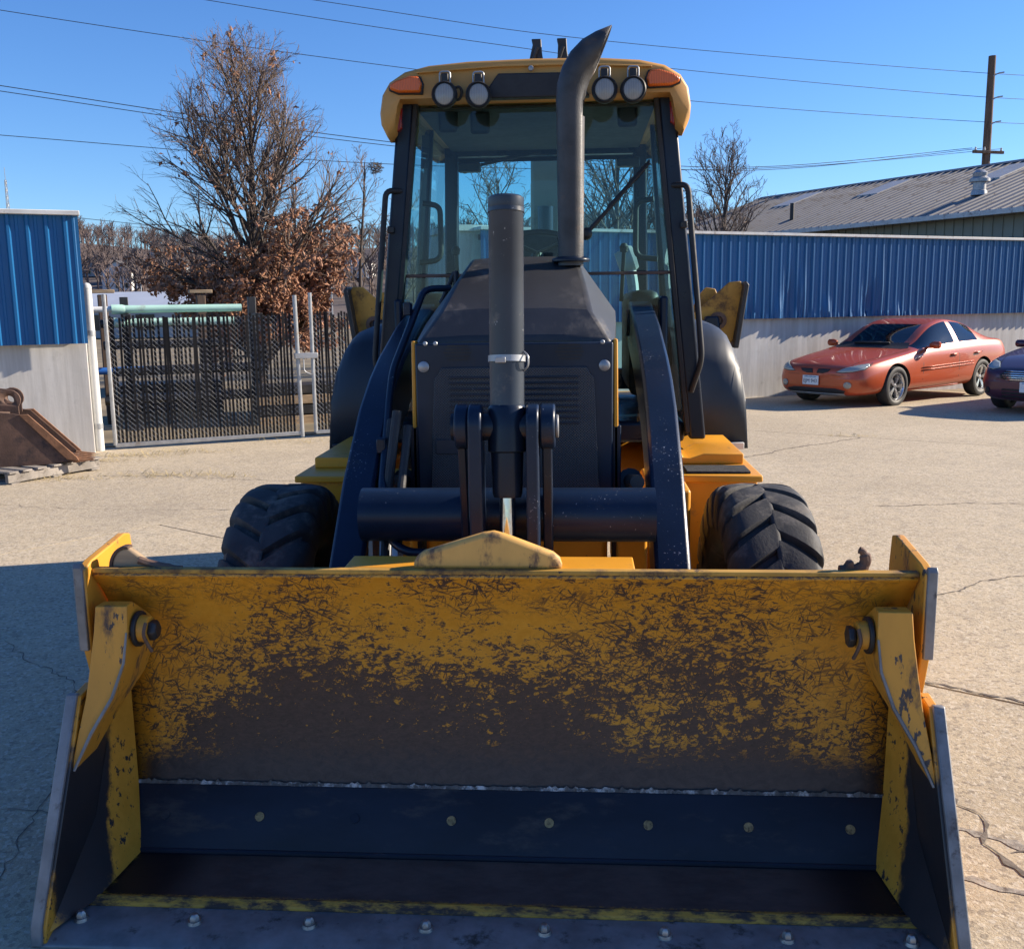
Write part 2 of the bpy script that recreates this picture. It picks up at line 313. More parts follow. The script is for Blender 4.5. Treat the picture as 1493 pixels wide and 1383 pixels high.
def floor_wear(name):
    # clam floor: brown polished middle, black ends, paint left along the rim
    m, nt, b = newmat(name)
    t = nt.nodes.new('ShaderNodeTexCoord'); sp = nt.nodes.new('ShaderNodeSeparateXYZ'); nt.links.new(t.outputs['Object'], sp.inputs[0])
    n1 = noise(nt, coords(nt, (.5, 1, 1)), 16, 9, .7); n2 = noise(nt, coords(nt), 70, 5, .7)
    ax = math_(nt, 'ADD', math_(nt, 'ABSOLUTE', sp.outputs[0]), math_(nt, 'MULTIPLY', math_(nt, 'SUBTRACT', n1, .5), .16))
    c = mixc(nt, ramp(nt, n1, .3, .7), (.065, .048, .043), (.115, .086, .074))
    c = mixc(nt, ramp(nt, ax, .78, .96), c, (.014, .013, .015))
    rim = math_(nt, 'MAXIMUM', ramp(nt, ax, 1.06, 1.09), ramp(nt, math_(nt, 'ADD', sp.outputs[1], math_(nt, 'MULTIPLY', math_(nt, 'SUBTRACT', n2, .5), .04)), 2.405, 2.385))
    chip = ramp(nt, math_(nt, 'ADD', n2, math_(nt, 'MULTIPLY', n1, .5)), .84, .74)
    c = mixc(nt, math_(nt, 'MULTIPLY', rim, chip), c, (.55, .30, .035))
    nt.links.new(c, b.inputs['Base Color']); b.inputs['Roughness'].default_value = .46; b.inputs['Specular IOR Level'].default_value = .4
    nt.links.new(bumpn(nt, n1, .25, .004), b.inputs['Normal']); MATS[name] = m
floor_wear('floor_wear')
# ------------------------------------------------------------------ mesh helpers
class MB:
    def __init__(s): s.v = []; s.f = []; s.m = []
    def add(s, vs, fs, mi=0):
        o = len(s.v); s.v += [tuple(p) for p in vs]
        for f in fs: s.f.append(tuple(i + o for i in f)); s.m.append(mi)
        return s
    def box(s, c, size, rot=None, taper=None):
        hx, hy, hz = (k/2 for k in size); vs = []
        for z in (-hz, hz):
            t = 1 if (taper is None or z < 0) else taper
            for x, y in ((-hx, -hy), (hx, -hy), (hx, hy), (-hx, hy)): vs.append(Vector((x*t, y*t, z)))
        M = Euler(rot).to_matrix() if rot else None
        vs = [(M @ p if M else p) + Vector(c) for p in vs]
        return s.add(vs, [(3, 2, 1, 0), (4, 5, 6, 7), (0, 1, 5, 4), (1, 2, 6, 5), (2, 3, 7, 6), (3, 0, 4, 7)])
    def prism(s, pts, axis, a, b):
        # polygon in the plane across `axis`, pushed from a to b; pts are (u, v): x->(y,z) y->(x,z) z->(x,y)
        def P(u, v, t): return {'x': (t, u, v), 'y': (u, t, v), 'z': (u, v, t)}[axis]
        n = len(pts); ar = sum(pts[i][0]*pts[(i+1) % n][1] - pts[(i+1) % n][0]*pts[i][1] for i in range(n))
        flip = (ar < 0) != (axis == 'y')
        q = list(pts)[::-1] if flip else list(pts)
        if a > b: a, b = b, a
        vs = [P(u, v, a) for u, v in q] + [P(u, v, b) for u, v in q]
        fs = [tuple(range(n-1, -1, -1)), tuple(range(n, 2*n))] + [(i, (i+1) % n, n+(i+1) % n, n+i) for i in range(n)]
        return s.add(vs, fs)
    def tube(s, pts, r, n=10, caps=True):
        pts = [Vector(p) for p in pts]; rs = r if isinstance(r, (list, tuple)) else [r]*len(pts)
        vs = []; prev = None
        for i, p in enumerate(pts):
            d = (pts[min(i+1, len(pts)-1)] - pts[max(i-1, 0)]).normalized()
            if prev is None:
                a = d.orthogonal().normalized()
            else:
                a = prev - d*prev.dot(d)
                a = a.normalized() if a.length > 1e-6 else d.orthogonal().normalized()
            prev = a; b = d.cross(a)
            for k in range(n):
                t = 2*pi*k/n; vs.append(p + (a*cos(t) + b*sin(t))*rs[i])
        fs = [(i*n+k, i*n+(k+1) % n, (i+1)*n+(k+1) % n, (i+1)*n+k) for i in range(len(pts)-1) for k in range(n)]
        if caps:
            fs.append(tuple(range(n-1, -1, -1))); fs.append(tuple((len(pts)-1)*n + k for k in range(n)))
        return s.add(vs, fs)
    def cyl(s, p0, p1, r0, r1=None, n=20):
        return s.tube([p0, p1], [r0, r0 if r1 is None else r1], n)
    def lathe(s, prof, c, axis='x', n=32, closed=False):
        c = Vector(c); vs = []; m = len(prof)
        for k in range(n):
            t = 2*pi*k/n
            for u, r in prof:
                p = {'x': Vector((u, r*cos(t), r*sin(t))), 'z': Vector((r*cos(t), r*sin(t), u)), 'y': Vector((r*sin(t), u, r*cos(t)))}[axis]
                vs.append(c + p)
        fs = []
        for k in range(n):
            k2 = (k+1) % n
            for j in range(m if closed else m-1):
                j2 = (j+1) % m; fs.append((k*m+j, k*m+j2, k2*m+j2, k2*m+j))
        s.add(vs, fs)
        if not closed:
            o = len(s.v) - n*m
            if prof[0][1] > 1e-5: s.f.append(tuple(o+k*m for k in range(n-1, -1, -1))); s.m.append(0)
            if prof[-1][1] > 1e-5: s.f.append(tuple(o+k*m+m-1 for k in range(n))); s.m.append(0)
        return s
    def grid(s, rows, mi=0, close=False):
        n = len(rows[0]); vs = [p for r in rows for p in r]
        fs = [(i*n+j, i*n+j+1, (i+1)*n+j+1, (i+1)*n+j) for i in range(len(rows)-1) for j in range(n-1)]
        if close: fs += [(i*n+n-1, i*n, (i+1)*n, (i+1)*n+n-1) for i in range(len(rows)-1)]
        return s.add(vs, fs, mi)
    def xf(s, M):
        s.v = [tuple(M @ Vector(p)) for p in s.v]; return s
    def mesh(s, name, mats=(), smooth=35, fix=True):
        me = bpy.data.meshes.new(name); me.from_pydata(s.v, [], s.f)
        for mm in mats: me.materials.append(MATS[mm] if isinstance(mm, str) else mm)
        if any(s.m): me.polygons.foreach_set('material_index', s.m)
        if fix:
            bm = bmesh.new(); bm.from_mesh(me); bmesh.ops.recalc_face_normals(bm, faces=bm.faces); bm.to_mesh(me); bm.free()
        if smooth:
            me.polygons.foreach_set('use_smooth', [True]*len(me.polygons)); me.set_sharp_from_angle(angle=R(smooth))
        me.update(); return me
    def build(s, name, mat, parent=None, smooth=35, bev=0.0, off=None, fix=True):
        me = s.mesh(name, (mat,) if isinstance(mat, str) else mat, smooth, fix)
        return link(name, me, parent, off, bev)
def link(name, me, parent=None, off=None, bev=0.0):
    o = bpy.data.objects.new(name, me); COL.objects.link(o)
    if parent is not None:
        o.parent = parent
    if off is not None: o.location = off
    if bev:
        b = o.modifiers.new('bevel', 'BEVEL'); b.width = bev; b.segments = 2; b.limit_method = 'ANGLE'; b.angle_limit = R(40)
    return o
def tag(o, label=None, cat=None, group=None, kind=None):
    if label: o['label'] = label
    if cat: o['category'] = cat
    if group: o['group'] = group
    if kind: o['kind'] = kind
    return o
def thing(name, label, cat, loc=(0, 0, 0), rz=0.0, group=None):
    o = bpy.data.objects.new(name, None); COL.objects.link(o); o.empty_display_size = 0.2
    o.location = loc; o.rotation_euler = (0, 0, rz)
    return tag(o, label, cat, group)
def smooth_path(pts, n=6):
    # Catmull-Rom through the points
    P = [Vector(p) for p in pts]; out = []
    for i in range(len(P)-1):
        p0, p1, p2, p3 = P[max(i-1, 0)], P[i], P[i+1], P[min(i+2, len(P)-1)]
        for k in range(n):
            t = k/n
            out.append(0.5*((2*p1) + (p2-p0)*t + (2*p0-5*p1+4*p2-p3)*t*t + (3*p1-p0-3*p2+p3)*t**3))
    out.append(P[-1]); return out
def round_path(pts, r=0.05, n=5):
    # straight runs with rounded corners
    P = [Vector(p) for p in pts]; out = [P[0]]
    for i in range(1, len(P)-1):
        a, b, c = P[i-1], P[i], P[i+1]
        d1 = (a-b); d2 = (c-b); k = min(r, d1.length*.45, d2.length*.45)
        s, e = b + d1.normalized()*k, b + d2.normalized()*k
        for j in range(n+1):
            t = j/n; out.append(s*(1-t)**2 + b*2*t*(1-t) + e*t*t)
    out.append(P[-1]); return out
def gz(y): return -0.014*min(max(0.0, y - 5.0), 25.0)      # the yard falls gently away from the machine
WD = Vector((sin(R(61)), cos(R(61)), 0)); WN = Vector((cos(R(61)), -sin(R(61)), 0))   # along the yard walls / out of their face
rng = random.Random(7)
# ------------------------------------------------------------------ ground, pavement
def ground():
    ys = [-400, -20, 5, 12, 20, 30, 60, 200, 400, 4000]; xs = [-3000, -300, -40, -10, 0, 10, 40, 300, 3000]
    mb = MB().grid([[(x, y, gz(y) - 0.06) for x in xs] for y in ys])
    tag(mb.build('ground', 'dead_turf', fix=False, smooth=0), kind='structure')
ground()
pav = tag(thing('pavement', None, None), kind='structure')
A_, B_ = Vector((sin(R(124)), cos(R(124)), 0)), Vector((sin(R(34)), cos(R(34)), 0))
al = [-38.5, -28.5, -18.5, -6.5, 3.5, 13.5, 23.5]; bl0 = [-11.97, -3.83, 4.31, 12.45, 20.59]
WO = Vector((3.27, 18.58, 0))                       # a point on the long wall's face
for i in range(len(al)-1):
    bl = [b for b in bl0 if not (b == 4.31 and al[i+1] < -6)]      # the left slabs run through
    for j in range(len(bl)-1):
        n = 14; rows = []
        for q in range(n+1):
            row = []
            for p in range(n+1):
                a = al[i] + .006 + (al[i+1]-al[i]-.012)*p/n; b = bl[j] + .008 + (bl[j+1]-bl[j]-.016)*q/n
                if p in (0, n): a += rng.uniform(-.007, .007)
                if q in (0, n): b += rng.uniform(-.007, .007)
                P = A_*a + B_*b; row.append((P.x, P.y, gz(P.y)))
            rows.append(row)
        me = MB().grid(rows).mesh('slab', ('concrete_ground',), 0, False)
        bm = bmesh.new(); bm.from_mesh(me)
        geom = bm.verts[:] + bm.edges[:] + bm.faces[:]
        c = WO - WN*0.1
        bmesh.ops.bisect_plane(bm, geom=geom, plane_co=c, plane_no=-WN, clear_outer=True)
        if not bm.faces: bm.free(); bpy.data.meshes.remove(me); continue
        bmesh.ops.recalc_face_normals(bm, faces=bm.faces)
        if bm.faces[0].normal.z < 0: bmesh.ops.reverse_faces(bm, faces=bm.faces)
        ext = bmesh.ops.extrude_face_region(bm, geom=[e for e in bm.edges if e.is_boundary])
        for v in ext['geom']:
            if isinstance(v, bmesh.types.BMVert): v.co.z -= 0.055
        bm.to_mesh(me); bm.free(); link('slab', me, pav)
paint('crack_fill', (0.15, 0.125, 0.10), 0.95, 0.5, 20, dirt=(.30, .26, .2), dirt_amt=.25, dirt_scale=9, bump=.5)
paint('spall', (0.33, 0.29, 0.24), 0.95, 0.4, 14, dirt=(.12, .1, .085), dirt_amt=.35, dirt_scale=12, bump=.8, bump_scale=30)
def crack(pts, wd, seed, mat='crack_fill', z=.003, jit=.05):
    r = random.Random(seed); P = []
    for a, b in zip(pts[:-1], pts[1:]):
        a, b = Vector((*a, 0)), Vector((*b, 0)); n = max(2, int((b-a).length/.03))
        P += [a.lerp(b, k/n) for k in range(n)]
    P.append(Vector((*pts[-1], 0))); rows = []
    off = 0
    for i, p in enumerate(P):
        d = (P[min(i+1, len(P)-1)] - P[max(i-1, 0)]).normalized(); nn = Vector((-d.y, d.x, 0))
        off = off*.86 + r.uniform(-jit, jit)*.32
        ww = wd*(.25 + abs(r.gauss(.5, .55)))*(0.15 if i in (0, len(P)-1) else 1)
        a, b = p + nn*(off-ww/2), p + nn*(off+ww/2)
        rows.append([(a.x, a.y, gz(a.y)+z), (b.x, b.y, gz(b.y)+z)])
    MB().grid(rows).build('crack', mat, pav, smooth=0, fix=False)
crack([(1.85, 5.22), (2.25, 5.48), (2.6, 5.72), (3.1, 5.98), (4.5, 6.9)], .014, 1)
crack([(2.0, 10.75), (2.7, 11.5), (3.3, 12.1), (3.7, 12.5)], .022, 2)
crack([(1.25, 4.3), (1.7, 4.05), (2.05, 3.82), (2.9, 3.3)], .014, 3)
crack([(1.30, 3.55), (1.40, 3.1), (1.47, 2.75), (1.62, 2.45), (1.75, 2.2)], .014, 4, jit=.09)
crack([(1.47, 2.75), (1.75, 2.66), (2.2, 2.5)], .012, 5, jit=.09)
crack([(1.33, 2.95), (1.52, 2.78), (1.62, 2.7)], .05, 6, 'spall', .002, .05)
crack([(1.28, 2.62), (1.5, 2.55), (1.7, 2.45)], .035, 9, 'spall', .002, .05)
crack([(2.6, 8.0), (3.4, 8.1), (4.6, 7.9)], .014, 7, jit=.08)
crack([(-4.6, 9.6), (-3.4, 9.45), (-2.2, 9.2)], .010, 8, jit=.09)
crack([(-4.9, 8.0), (-3.2, 7.75), (-1.6, 7.8)], .006, 10, jit=.09)
crack([(-2.6, 4.5), (-1.9, 3.9), (-1.5, 2.9), (-1.4, 2.0)], .005, 11, jit=.06)
crack([(-2.4, 3.0), (-1.8, 2.85), (-1.3, 2.9)], .005, 12, jit=.06)
# withered ground behind the gate
GO = Vector((-5.5, 11.52, 0))                        # foot of the gate's hinge post
def strip_ground():
    rows = []
    for k in range(12):
        v = .25 + k*1.2; row = []
        for q in range(16):
            P = GO - WN*v + WD*(-14 + q*1.15); row.append((P.x, P.y, gz(P.y) + 0.012))
        rows.append(row)
    tag(MB().grid(rows).build('withered_grass_ground', 'dead_turf', smooth=0, fix=False), kind='structure')
strip_ground()
# dry straw blown along the wall foot: tufts nobody could count
def straw():
    r = random.Random(3); mb = MB()
    spots = [(-4.95, 9.35, .28, 150), (-4.0, 9.55, .30, 150), (-4.9, 11.0, .25, 160), (-4.4, 11.35, .3, 120), (-3.5, 9.6, .12, 30), (-3.2, 9.45, .12, 30), (-5.1, 10.6, .2, 90), (3.62, 12.62, .18, 60), (-3.3, 12.2, .3, 70)]
    for x, y, s, n in spots:
        for k in range(n):
            px, py = x + r.gauss(0, s), y + r.gauss(0, s*.35); a = r.uniform(0, pi); L = r.uniform(.03, .09); h = abs(r.gauss(0, .018)) + .004
            d = Vector((cos(a), sin(a), 0))*L; nrm = Vector((-sin(a), cos(a), 0))*.003; b = Vector((px, py, gz(py)))
            mb.add([b + nrm + Vector((0, 0, .004)), b - nrm + Vector((0, 0, .004)), b + d - nrm + Vector((0, 0, h)), b + d + nrm + Vector((0, 0, h))], [(0, 1, 2, 3)])
    tag(mb.build('straw', 'dry_grass', smooth=0, fix=False), 'wisps of dry straw scattered on the concrete near gate and wall', 'straw', kind='stuff')
straw()

# ------------------------------------------------------------------ walls of blue sheet on a concrete plinth
def sheet_profile(wd=.95, ribs=5):
    pts = []; p = wd/ribs
    for k in range(ribs):
        x = k*p
        pts += [(x, 0), (x + p*.12, 0), (x + p*.2, -.03), (x + p*.34, -.03), (x + p*.42, 0), (x + p*.62, 0), (x + p*.66, -.008), (x + p*.78, -.008), (x + p*.82, 0)]
    pts.append((wd, 0)); return pts
def sheet_mesh(z0, z1, dent=None, seed=0, nz=2):
    prof = sheet_profile(); r = random.Random(seed); rows = []
    nz = 14 if dent else nz
    for q in range(nz+1):
        z = z0 + (z1-z0)*q/nz; row = []
        for x, y in prof:
            dy = dx = 0
            if dent:
                for cx, cz, sx, sz, am in dent:
                    e = math.exp(-((x-cx)/sx)**2 - ((z-cz)/sz)**2); dy += am*e; dx += am*.25*e
                if q == 0: dy += r.uniform(-.02, .02)
            row.append((x + dx, y + dy, z))
        rows.append(row)
    return MB().grid(rows).mesh('sheet_panel', ('blue_sheet',), 25, False)
def wall_thing(name, label, O, rz, u0, u1, zs0, zs1, zb, dents={}):
    t = thing(name, label, 'wall', (O.x, O.y, 0), rz)
    MB().box(((u0+u1)/2, .15, (zb+zs0+.05)/2), (u1-u0, .3, zs0+.05-zb)).build('concrete_base', 'cast_concrete', t, bev=.012)
    plain = sheet_mesh(zs0, zs1); n = int(round((u1-u0)/.95)); wd = (u1-u0)/n
    for k in range(n):
        me = sheet_mesh(zs0, zs1, dents[k], k) if k in dents else plain
        o = link('sheet_panel', me, t, (u0 + k*wd, -.115 - .004*(k % 2), 0)); o.scale.x = wd/.95*1.012
    for k in range(3):
        z = zs0 + .12 + k*(zs1-zs0-.24)/2
        MB().box(((u0+u1)/2, -.022, z), (u1-u0-.02, .05, .09)).build('girt', 'black_steel', t)
    MB().box(((u0+u1)/2, .0, zs1+.012), (u1-u0+.06, .40, .05)).build('cap', 'cap_trim', t, bev=.006)
    return t
W29 = R(29)
wall_thing('sheet_metal_wall', 'long blue ribbed sheet metal wall on concrete base behind the parked cars', WO, W29, -5.3, 13.7, 1.25, 2.74, -.45,
           {6: [(.45, 1.4, .1, .5, .06), (.75, 1.6, .07, .4, -.05), (.2, 1.3, .08, .25, -.05)], 8: [(.5, 1.4, .12, .35, .07), (.8, 1.8, .06, .5, -.04)],
            7: [(.4, 1.35, .09, .2, -.05)], 5: [(.5, 1.3, .12, .15, .05)], 9: [(.3, 1.3, .1, .12, -.04)]})
wall_thing('sheet_metal_wall', 'blue ribbed sheet metal wall on concrete base with a rusty bucket before it', Vector((-5.48, 11.29, 0)), W29, -5.7, 0.0, 1.2, 2.64, -.3)
# unseen short return added to cast the diagonal shadow on the long wall
RO = WO + WD*10.9 + WN*.62
wall_thing('sheet_metal_wall', 'unseen short blue sheet metal return wall added to shadow the long wall', RO, W29 + pi/2, -.02, .60, 1.25, 2.74, -.45)
# small block shed at the near end of the long wall
t = thing('block_shed', 'small pale block shed at the end of the blue wall behind the cab', 'shed', (-1.75, 16.75, gz(16)), W29)
MB().box((0, 0, 1.42), (.6, 1.4, 2.9)).build('wall', 'cast_concrete', t, bev=.01)
MB().box((0, 0, 2.92), (.7, 1.5, .1)).build('roof', 'cap_trim', t, bev=.01)
MB().box((0, -.71, 1.05), (.45, .04, 2.0)).build('door', 'cap_trim', t, bev=.006)

# ------------------------------------------------------------------ chain link gate with slats
def chainlink(u0, u1, z0, z1, d=.062, r=.0022):
    mb = MB()
    k = -int((z1-z0)/d) - 1
    while u0 + k*d < u1:
        for s in (1, -1):
            pts = []
            a = u0 + k*d
            # line x = a + s'*(z - z0)
            if s == 1: f = lambda z: a + (z - z0)
            else: f = lambda z: a + (z1 - z)
            zs = [z0, z1]; P = []
            for z in zs: P.append((f(z), z))
            (xa, za), (xb, zb) = P
            def clipx(xa, za, xb, zb):
                if max(xa, xb) < u0 or min(xa, xb) > u1: return None
                def at(x): t = (x-xa)/(xb-xa); return (x, za+(zb-za)*t)
                A, B = (xa, za), (xb, zb)
                if A[0] < u0: A = at(u0)
                if B[0] < u0: B = at(u0)
                if A[0] > u1: A = at(u1)
                if B[0] > u1: B = at(u1)
                return A, B
            c = clipx(xa, za, xb, zb)
            if c and math.dist(*c) > .02:
                (x0, q0), (x1, q1) = c
                mb.tube([(x0, s*.003, q0), (x1, s*.003, q1)], r, 3, False)
        k += 1
    return mb
def gate_leaf(label, u0, u1, O, ztop, slat_h):
    t = thing('chain_link_gate', label, 'gate', (O.x, O.y, gz(O.y)), W29)
    chainlink(u0, u1, .09, ztop).build('chain_link', 'galvanised', t, smooth=0, fix=False)['kind'] = 'stuff'
    MB().tube(round_path([(u0, 0, .05), (u0, 0, ztop+.28)], .02), .024, 10).build('stile', 'galvanised', t)
    MB().tube([(u1, 0, .0), (u1-.02, 0, ztop+.25)], .027, 10).build('stile', 'galvanised', t)
    MB().box(((u0+u1)/2, 0, .05), (u1-u0, .035, .05)).build('bottom_rail', 'galvanised', t, bev=.004)
    sm = MB().box((0, 0, .75), (.027, .007, 1.5)).mesh('slat', ('slat_black',), 0)
    n = int((u1-u0-.06)/.0445)
    for k in range(n):
        o = link('slat', sm, t, (u0 + .045 + k*.0445, 0, .07)); o.rotation_euler = (rng.uniform(-.012, .012), rng.gauss(0, .008), rng.uniform(-.10, .10))
        o.scale.z = (slat_h + rng.uniform(-.03, .03))/1.5
    return t
g1 = gate_leaf('chain link gate leaf with black slats hung beside the concrete wall', .14, 2.42, GO, 1.57, 1.52)
g2 = gate_leaf('chain link gate leaf with black slats beside the latch posts, partly behind the loader', 2.60, 5.4, GO, 1.57, 1.52)
MB().box((2.51, -.03, 1.05), (.30, .05, .07)).build('latch', 'galvanised', g1, bev=.006)
MB().tube(round_path([(2.47, -.04, 1.07), (2.47, -.05, .85), (2.58, -.05, .8), (2.6, -.04, 1.05)], .04), .008, 8).build('chain', 'galvanised', g1)
t = thing('gate_post', 'stout pale steel post between concrete wall and chain link gate', 'post', (GO.x-.02, GO.y-.04, gz(11.5)))
MB().cyl((0, 0, 0), (0, 0, 1.92), .052, n=20).build('post', 'white_post', t)
MB().lathe([(0, .056), (.03, .05), (.055, .03), (.065, .0)], (0, 0, 1.92), 'z', 20).build('post_cap', 'white_post', t)
for z in (.3, 1.4): MB().lathe([(-.03, .058), (.03, .058)], (0, 0, z), 'z', 20).build('hinge_band', 'galvanised', t)

# ------------------------------------------------------------------ pipe rack and stock behind the gate
def gp(u, v, z=0):
    P = GO + WD*u - WN*v; return Vector((P.x, P.y, gz(P.y) + z))
for u, v, lb in ((.55, 2.6, 'dark steel pipe rack upright standing nearer the concrete wall'), (2.35, 2.6, 'dark steel pipe rack upright standing nearer the latch posts')):
    t = thing('pipe_rack_upright', lb, 'rack', gp(u, v), W29)
    MB().box((0, 0, .9), (.11, .11, 1.95)).build('post', 'black_steel', t, bev=.006)
    for z in (.35, .75, 1.12, 1.42, 1.60): MB().box((0, -.3, z), (.07, .62, .07)).build('arm', 'black_steel', t, bev=.005)
    MB().box((0, -.25, .02), (.18, .8, .05)).build('foot', 'black_steel', t)
def pipe(label, u0, u1, v, z, r, mat, hub=False, group=None):
    a, b = gp(u0, v, z), gp(u1, v, z); b.z = a.z
    L = (b-a).length; t = thing('pipe', label, 'pipe', a, W29, group)
    me = MB().lathe([(0, r), (L, r), (L, r*.88), (0, r*.88)], (0, 0, 0), 'x', 18, True); me.build('barrel', mat, t)
    if hub: MB().lathe([(-.02, r*.9), (-.02, r*1.22), (.12, r*1.22), (.16, r*1.02)], (0, 0, 0), 'x', 18).build('bell', mat, t)
    return t
pipe('mint green plastic pipe lying on top of the rack above the gate slats', .38, 2.15, 2.35, 1.70, .055, 'mint_pipe', True)
pipe('mint green plastic pipe on the rack arm just below the top one', .40, 2.05, 2.30, 1.515, .055, 'mint_pipe', True)
pipe('white plastic pipe on the rack running toward the blue wall', -1.2, .36, 2.35, 1.69, .042, 'white_pipe')
pipe('blue plastic pipe lying on the low rack arm behind the gate', -.4, .75, 2.3, .84, .05, 'blue_pipe')
k = 0
for z, vs, L in ((1.20, (2.25, 2.42), 1.6), (.83, (2.12, 2.45), 2.2), (.43, (2.15, 2.3, 2.46), 2.3), (1.50, (2.45,), 1.9)):
    for v in vs:
        pipe('black steel pipe racked behind the slatted gate', .15 + rng.uniform(0, .25), .25 + L, v, z, .06, 'black_pipe', group='black pipes on the rack'); k += 1
for u, v, h in ((2.95, 2.0, .62), (1.2, 3.6, .5)):
    t = thing('timber_stack', 'stack of dark timbers behind the latch posts' if u > 2 else 'stack of dark timbers on the ground beyond the pipe rack', 'timber', gp(u, v), W29)
    for q in range(4):
        for e in range(3): MB().box((0, e*.2 - .2, .07 + q*.15), (1.5, .17, .13), (0, 0, rng.uniform(-.02, .02))).build('timber', 'black_steel' if q % 2 else 'lumber', t, bev=.006)
for u in (.3, 1.7):
    t = thing('timber_post', 'short weathered timber post behind the rack, nearer the wall' if u < 1 else 'short weathered timber post behind the rack, nearer the oak', 'post', gp(u, 3.2), W29)
    MB().box((0, 0, .95), (.13, .13, 1.95)).build('post', 'pole_wood', t, bev=.01)
    MB().box((0, 0, 1.97), (.34, .16, .05)).build('board', 'lumber', t, bev=.006)

# ------------------------------------------------------------------ rusty digging bucket on a pallet
pz = gz(9.6)
t = thing('wooden_pallet', 'weathered grey wooden pallet under the rusty digging bucket', 'pallet', (-5.50, 9.72, pz), R(90-24))
# local x runs along the stringers
for y in (-.52, 0, .52): MB().box((0, y, .065), (1.06, .045, .09)).build('stringer', 'pallet_wood', t, bev=.004)
for k in range(7): MB().box((-.48 + k*.16, 0, .121), (.10, 1.14, .02), (0, 0, rng.uniform(-.02, .02))).build('deck_board', 'pallet_wood', t, bev=.003)
for k in range(3): MB().box((-.46 + k*.46, 0, .011), (.10, 1.12, .018)).build('bottom_board', 'pallet_wood', t, bev=.003)
t = thing('digging_bucket', 'rusty steel excavator bucket with teeth resting on a wooden pallet', 'bucket', (-5.46, 9.64, pz + .13), R(90-66))
side = [(.55, .03), (.12, .50), (-.02, .53), (-.30, .56), (-.50, .46), (-.62, .28), (-.58, .12), (-.42, .02), (-.15, -.0), (.30, -.0)]
for y in (-.30, .28):
    p = MB().prism(side, 'y', y, y+.02).build('side_plate', 'rust_steel', t, bev=.003)
for y in (-.312, .292): MB().prism([(.58, .02), (.56, .06), (.15, .51), (.07, .51), (.47, .04)], 'y', y, y+.03).build('side_cutter', 'rust_edge', t, bev=.003)
wrap = [(-.02, .53), (-.30, .555), (-.50, .455), (-.615, .28), (-.575, .12), (-.42, .025), (-.15, .008), (.30, .008), (.56, .02)]
MB().grid([[(x, -.29, z) for x, z in wrap], [(x, .29, z) for x, z in wrap]]).build('wrapper', 'rust_steel', t).modifiers.new('s', 'SOLIDIFY').thickness = .018
for k in range(5): MB().add([(.52, -.26+k*.13-.03, .0), (.52, -.26+k*.13+.03, .0), (.52, -.26+k*.13+.03, .05), (.52, -.26+k*.13-.03, .05), (.72, -.26+k*.13-.018, .012), (.72, -.26+k*.13+.018, .012)], [(0, 1, 2, 3), (0, 4, 5, 1), (3, 2, 5, 4), (0, 3, 4), (1, 5, 2)]).build('tooth', 'rust_edge', t, bev=.003)
for y in (-.16, .13):
    ear = MB(); ring = []
    out = [(-.33, .5)] + [(-.20 + .105*cos(a), .655 + .105*sin(a)) for a in [R(200 - q*20) for q in range(8)]] + [(-.02 + .105*cos(a), .645 + .105*sin(a)) for a in [R(120 - q*20) for q in range(9)]] + [(.06, .5)]
    o = ear.prism(out, 'y', y, y+.035).build('ear', 'rust_steel', t, bev=.003)
    for cx, cz in ((-.20, .655), (-.02, .645)):
        c = MB().cyl((cx, -.5, cz), (cx, .5, cz), .045, n=18); co = c.build('cutter', 'rust_steel', t)
        b = o.modifiers.new('hole', 'BOOLEAN'); b.object = co; b.operation = 'DIFFERENCE'; b.solver = 'EXACT'
    dg = bpy.context.evaluated_depsgraph_get(); me = bpy.data.meshes.new_from_object(o.evaluated_get(dg)); o.modifiers.clear(); o.data = me
    for q in [c for c in t.children if c.name.startswith('cutter')]: bpy.data.objects.remove(q)
# ------------------------------------------------------------------ the backhoe loader
MO = Vector((0, 4.5, 0))
M = thing('backhoe_loader', 'yellow and black backhoe loader with a worn yellow multi-purpose front bucket', 'backhoe loader', MO)
def part(mb, name, mat, parent=None, bev=0.0, smooth=35, fix=True):
    return mb.build(name, mat, parent or M, smooth, bev, None if parent else -MO, fix)
def both(f):
    for s in (-1, 1): f(s)
BX = -.008; HW = 1.147
paint('boom_paint', (.24, .225, .17), .5, .15, 3, dirt=(.12, .10, .07), dirt_amt=.3)
paint('weld_chips', (.10, .095, .09), .8, .4, 30, dirt=(.55, .55, .54), dirt_amt=.45, dirt_scale=26)
# ---- bucket: back sheet
prof = smooth_path([(0, 2.600, .880), (0, 2.63, .845), (0, 2.685, .768), (0, 2.735, .655), (0, 2.762, .52), (0, 2.766, .40), (0, 2.756, .28), (0, 2.735, .165)], 5)
rows = [[(BX - HW + .03 + (2*HW - .06)*k/24, p.y, p.z) for k in range(25)] for p in prof]
bk = part(MB().grid(rows), 'loader_bucket', 'bucket_wear', smooth=60, fix=False)
bk['label'] = 'yellow loader bucket scraped to brown steel inside'
sd_ = bk.modifiers.new('s', 'SOLIDIFY'); sd_.thickness = .016; sd_.offset = -1
def bp(mb, name, mat, bev=.004, smooth=35): return part(mb, name, mat, bk, bev, smooth)
bp(MB().box((BX, 2.607, .881), (2*HW - .05, .028, .013)), 'lip_bar', 'rusty_yellow', .003)
bp(MB().box((BX - .02, 2.69, .876), (.80, .13, .020)), 'lip_stiffener', 'machine_yellow', .004)
bp(MB().prism([(BX-HW+.05, .74), (BX+HW-.05, .74), (BX+HW-.05, .82), (BX-HW+.05, .82)], 'y', 2.79, 2.81), 'rear_stiffener', 'machine_yellow')
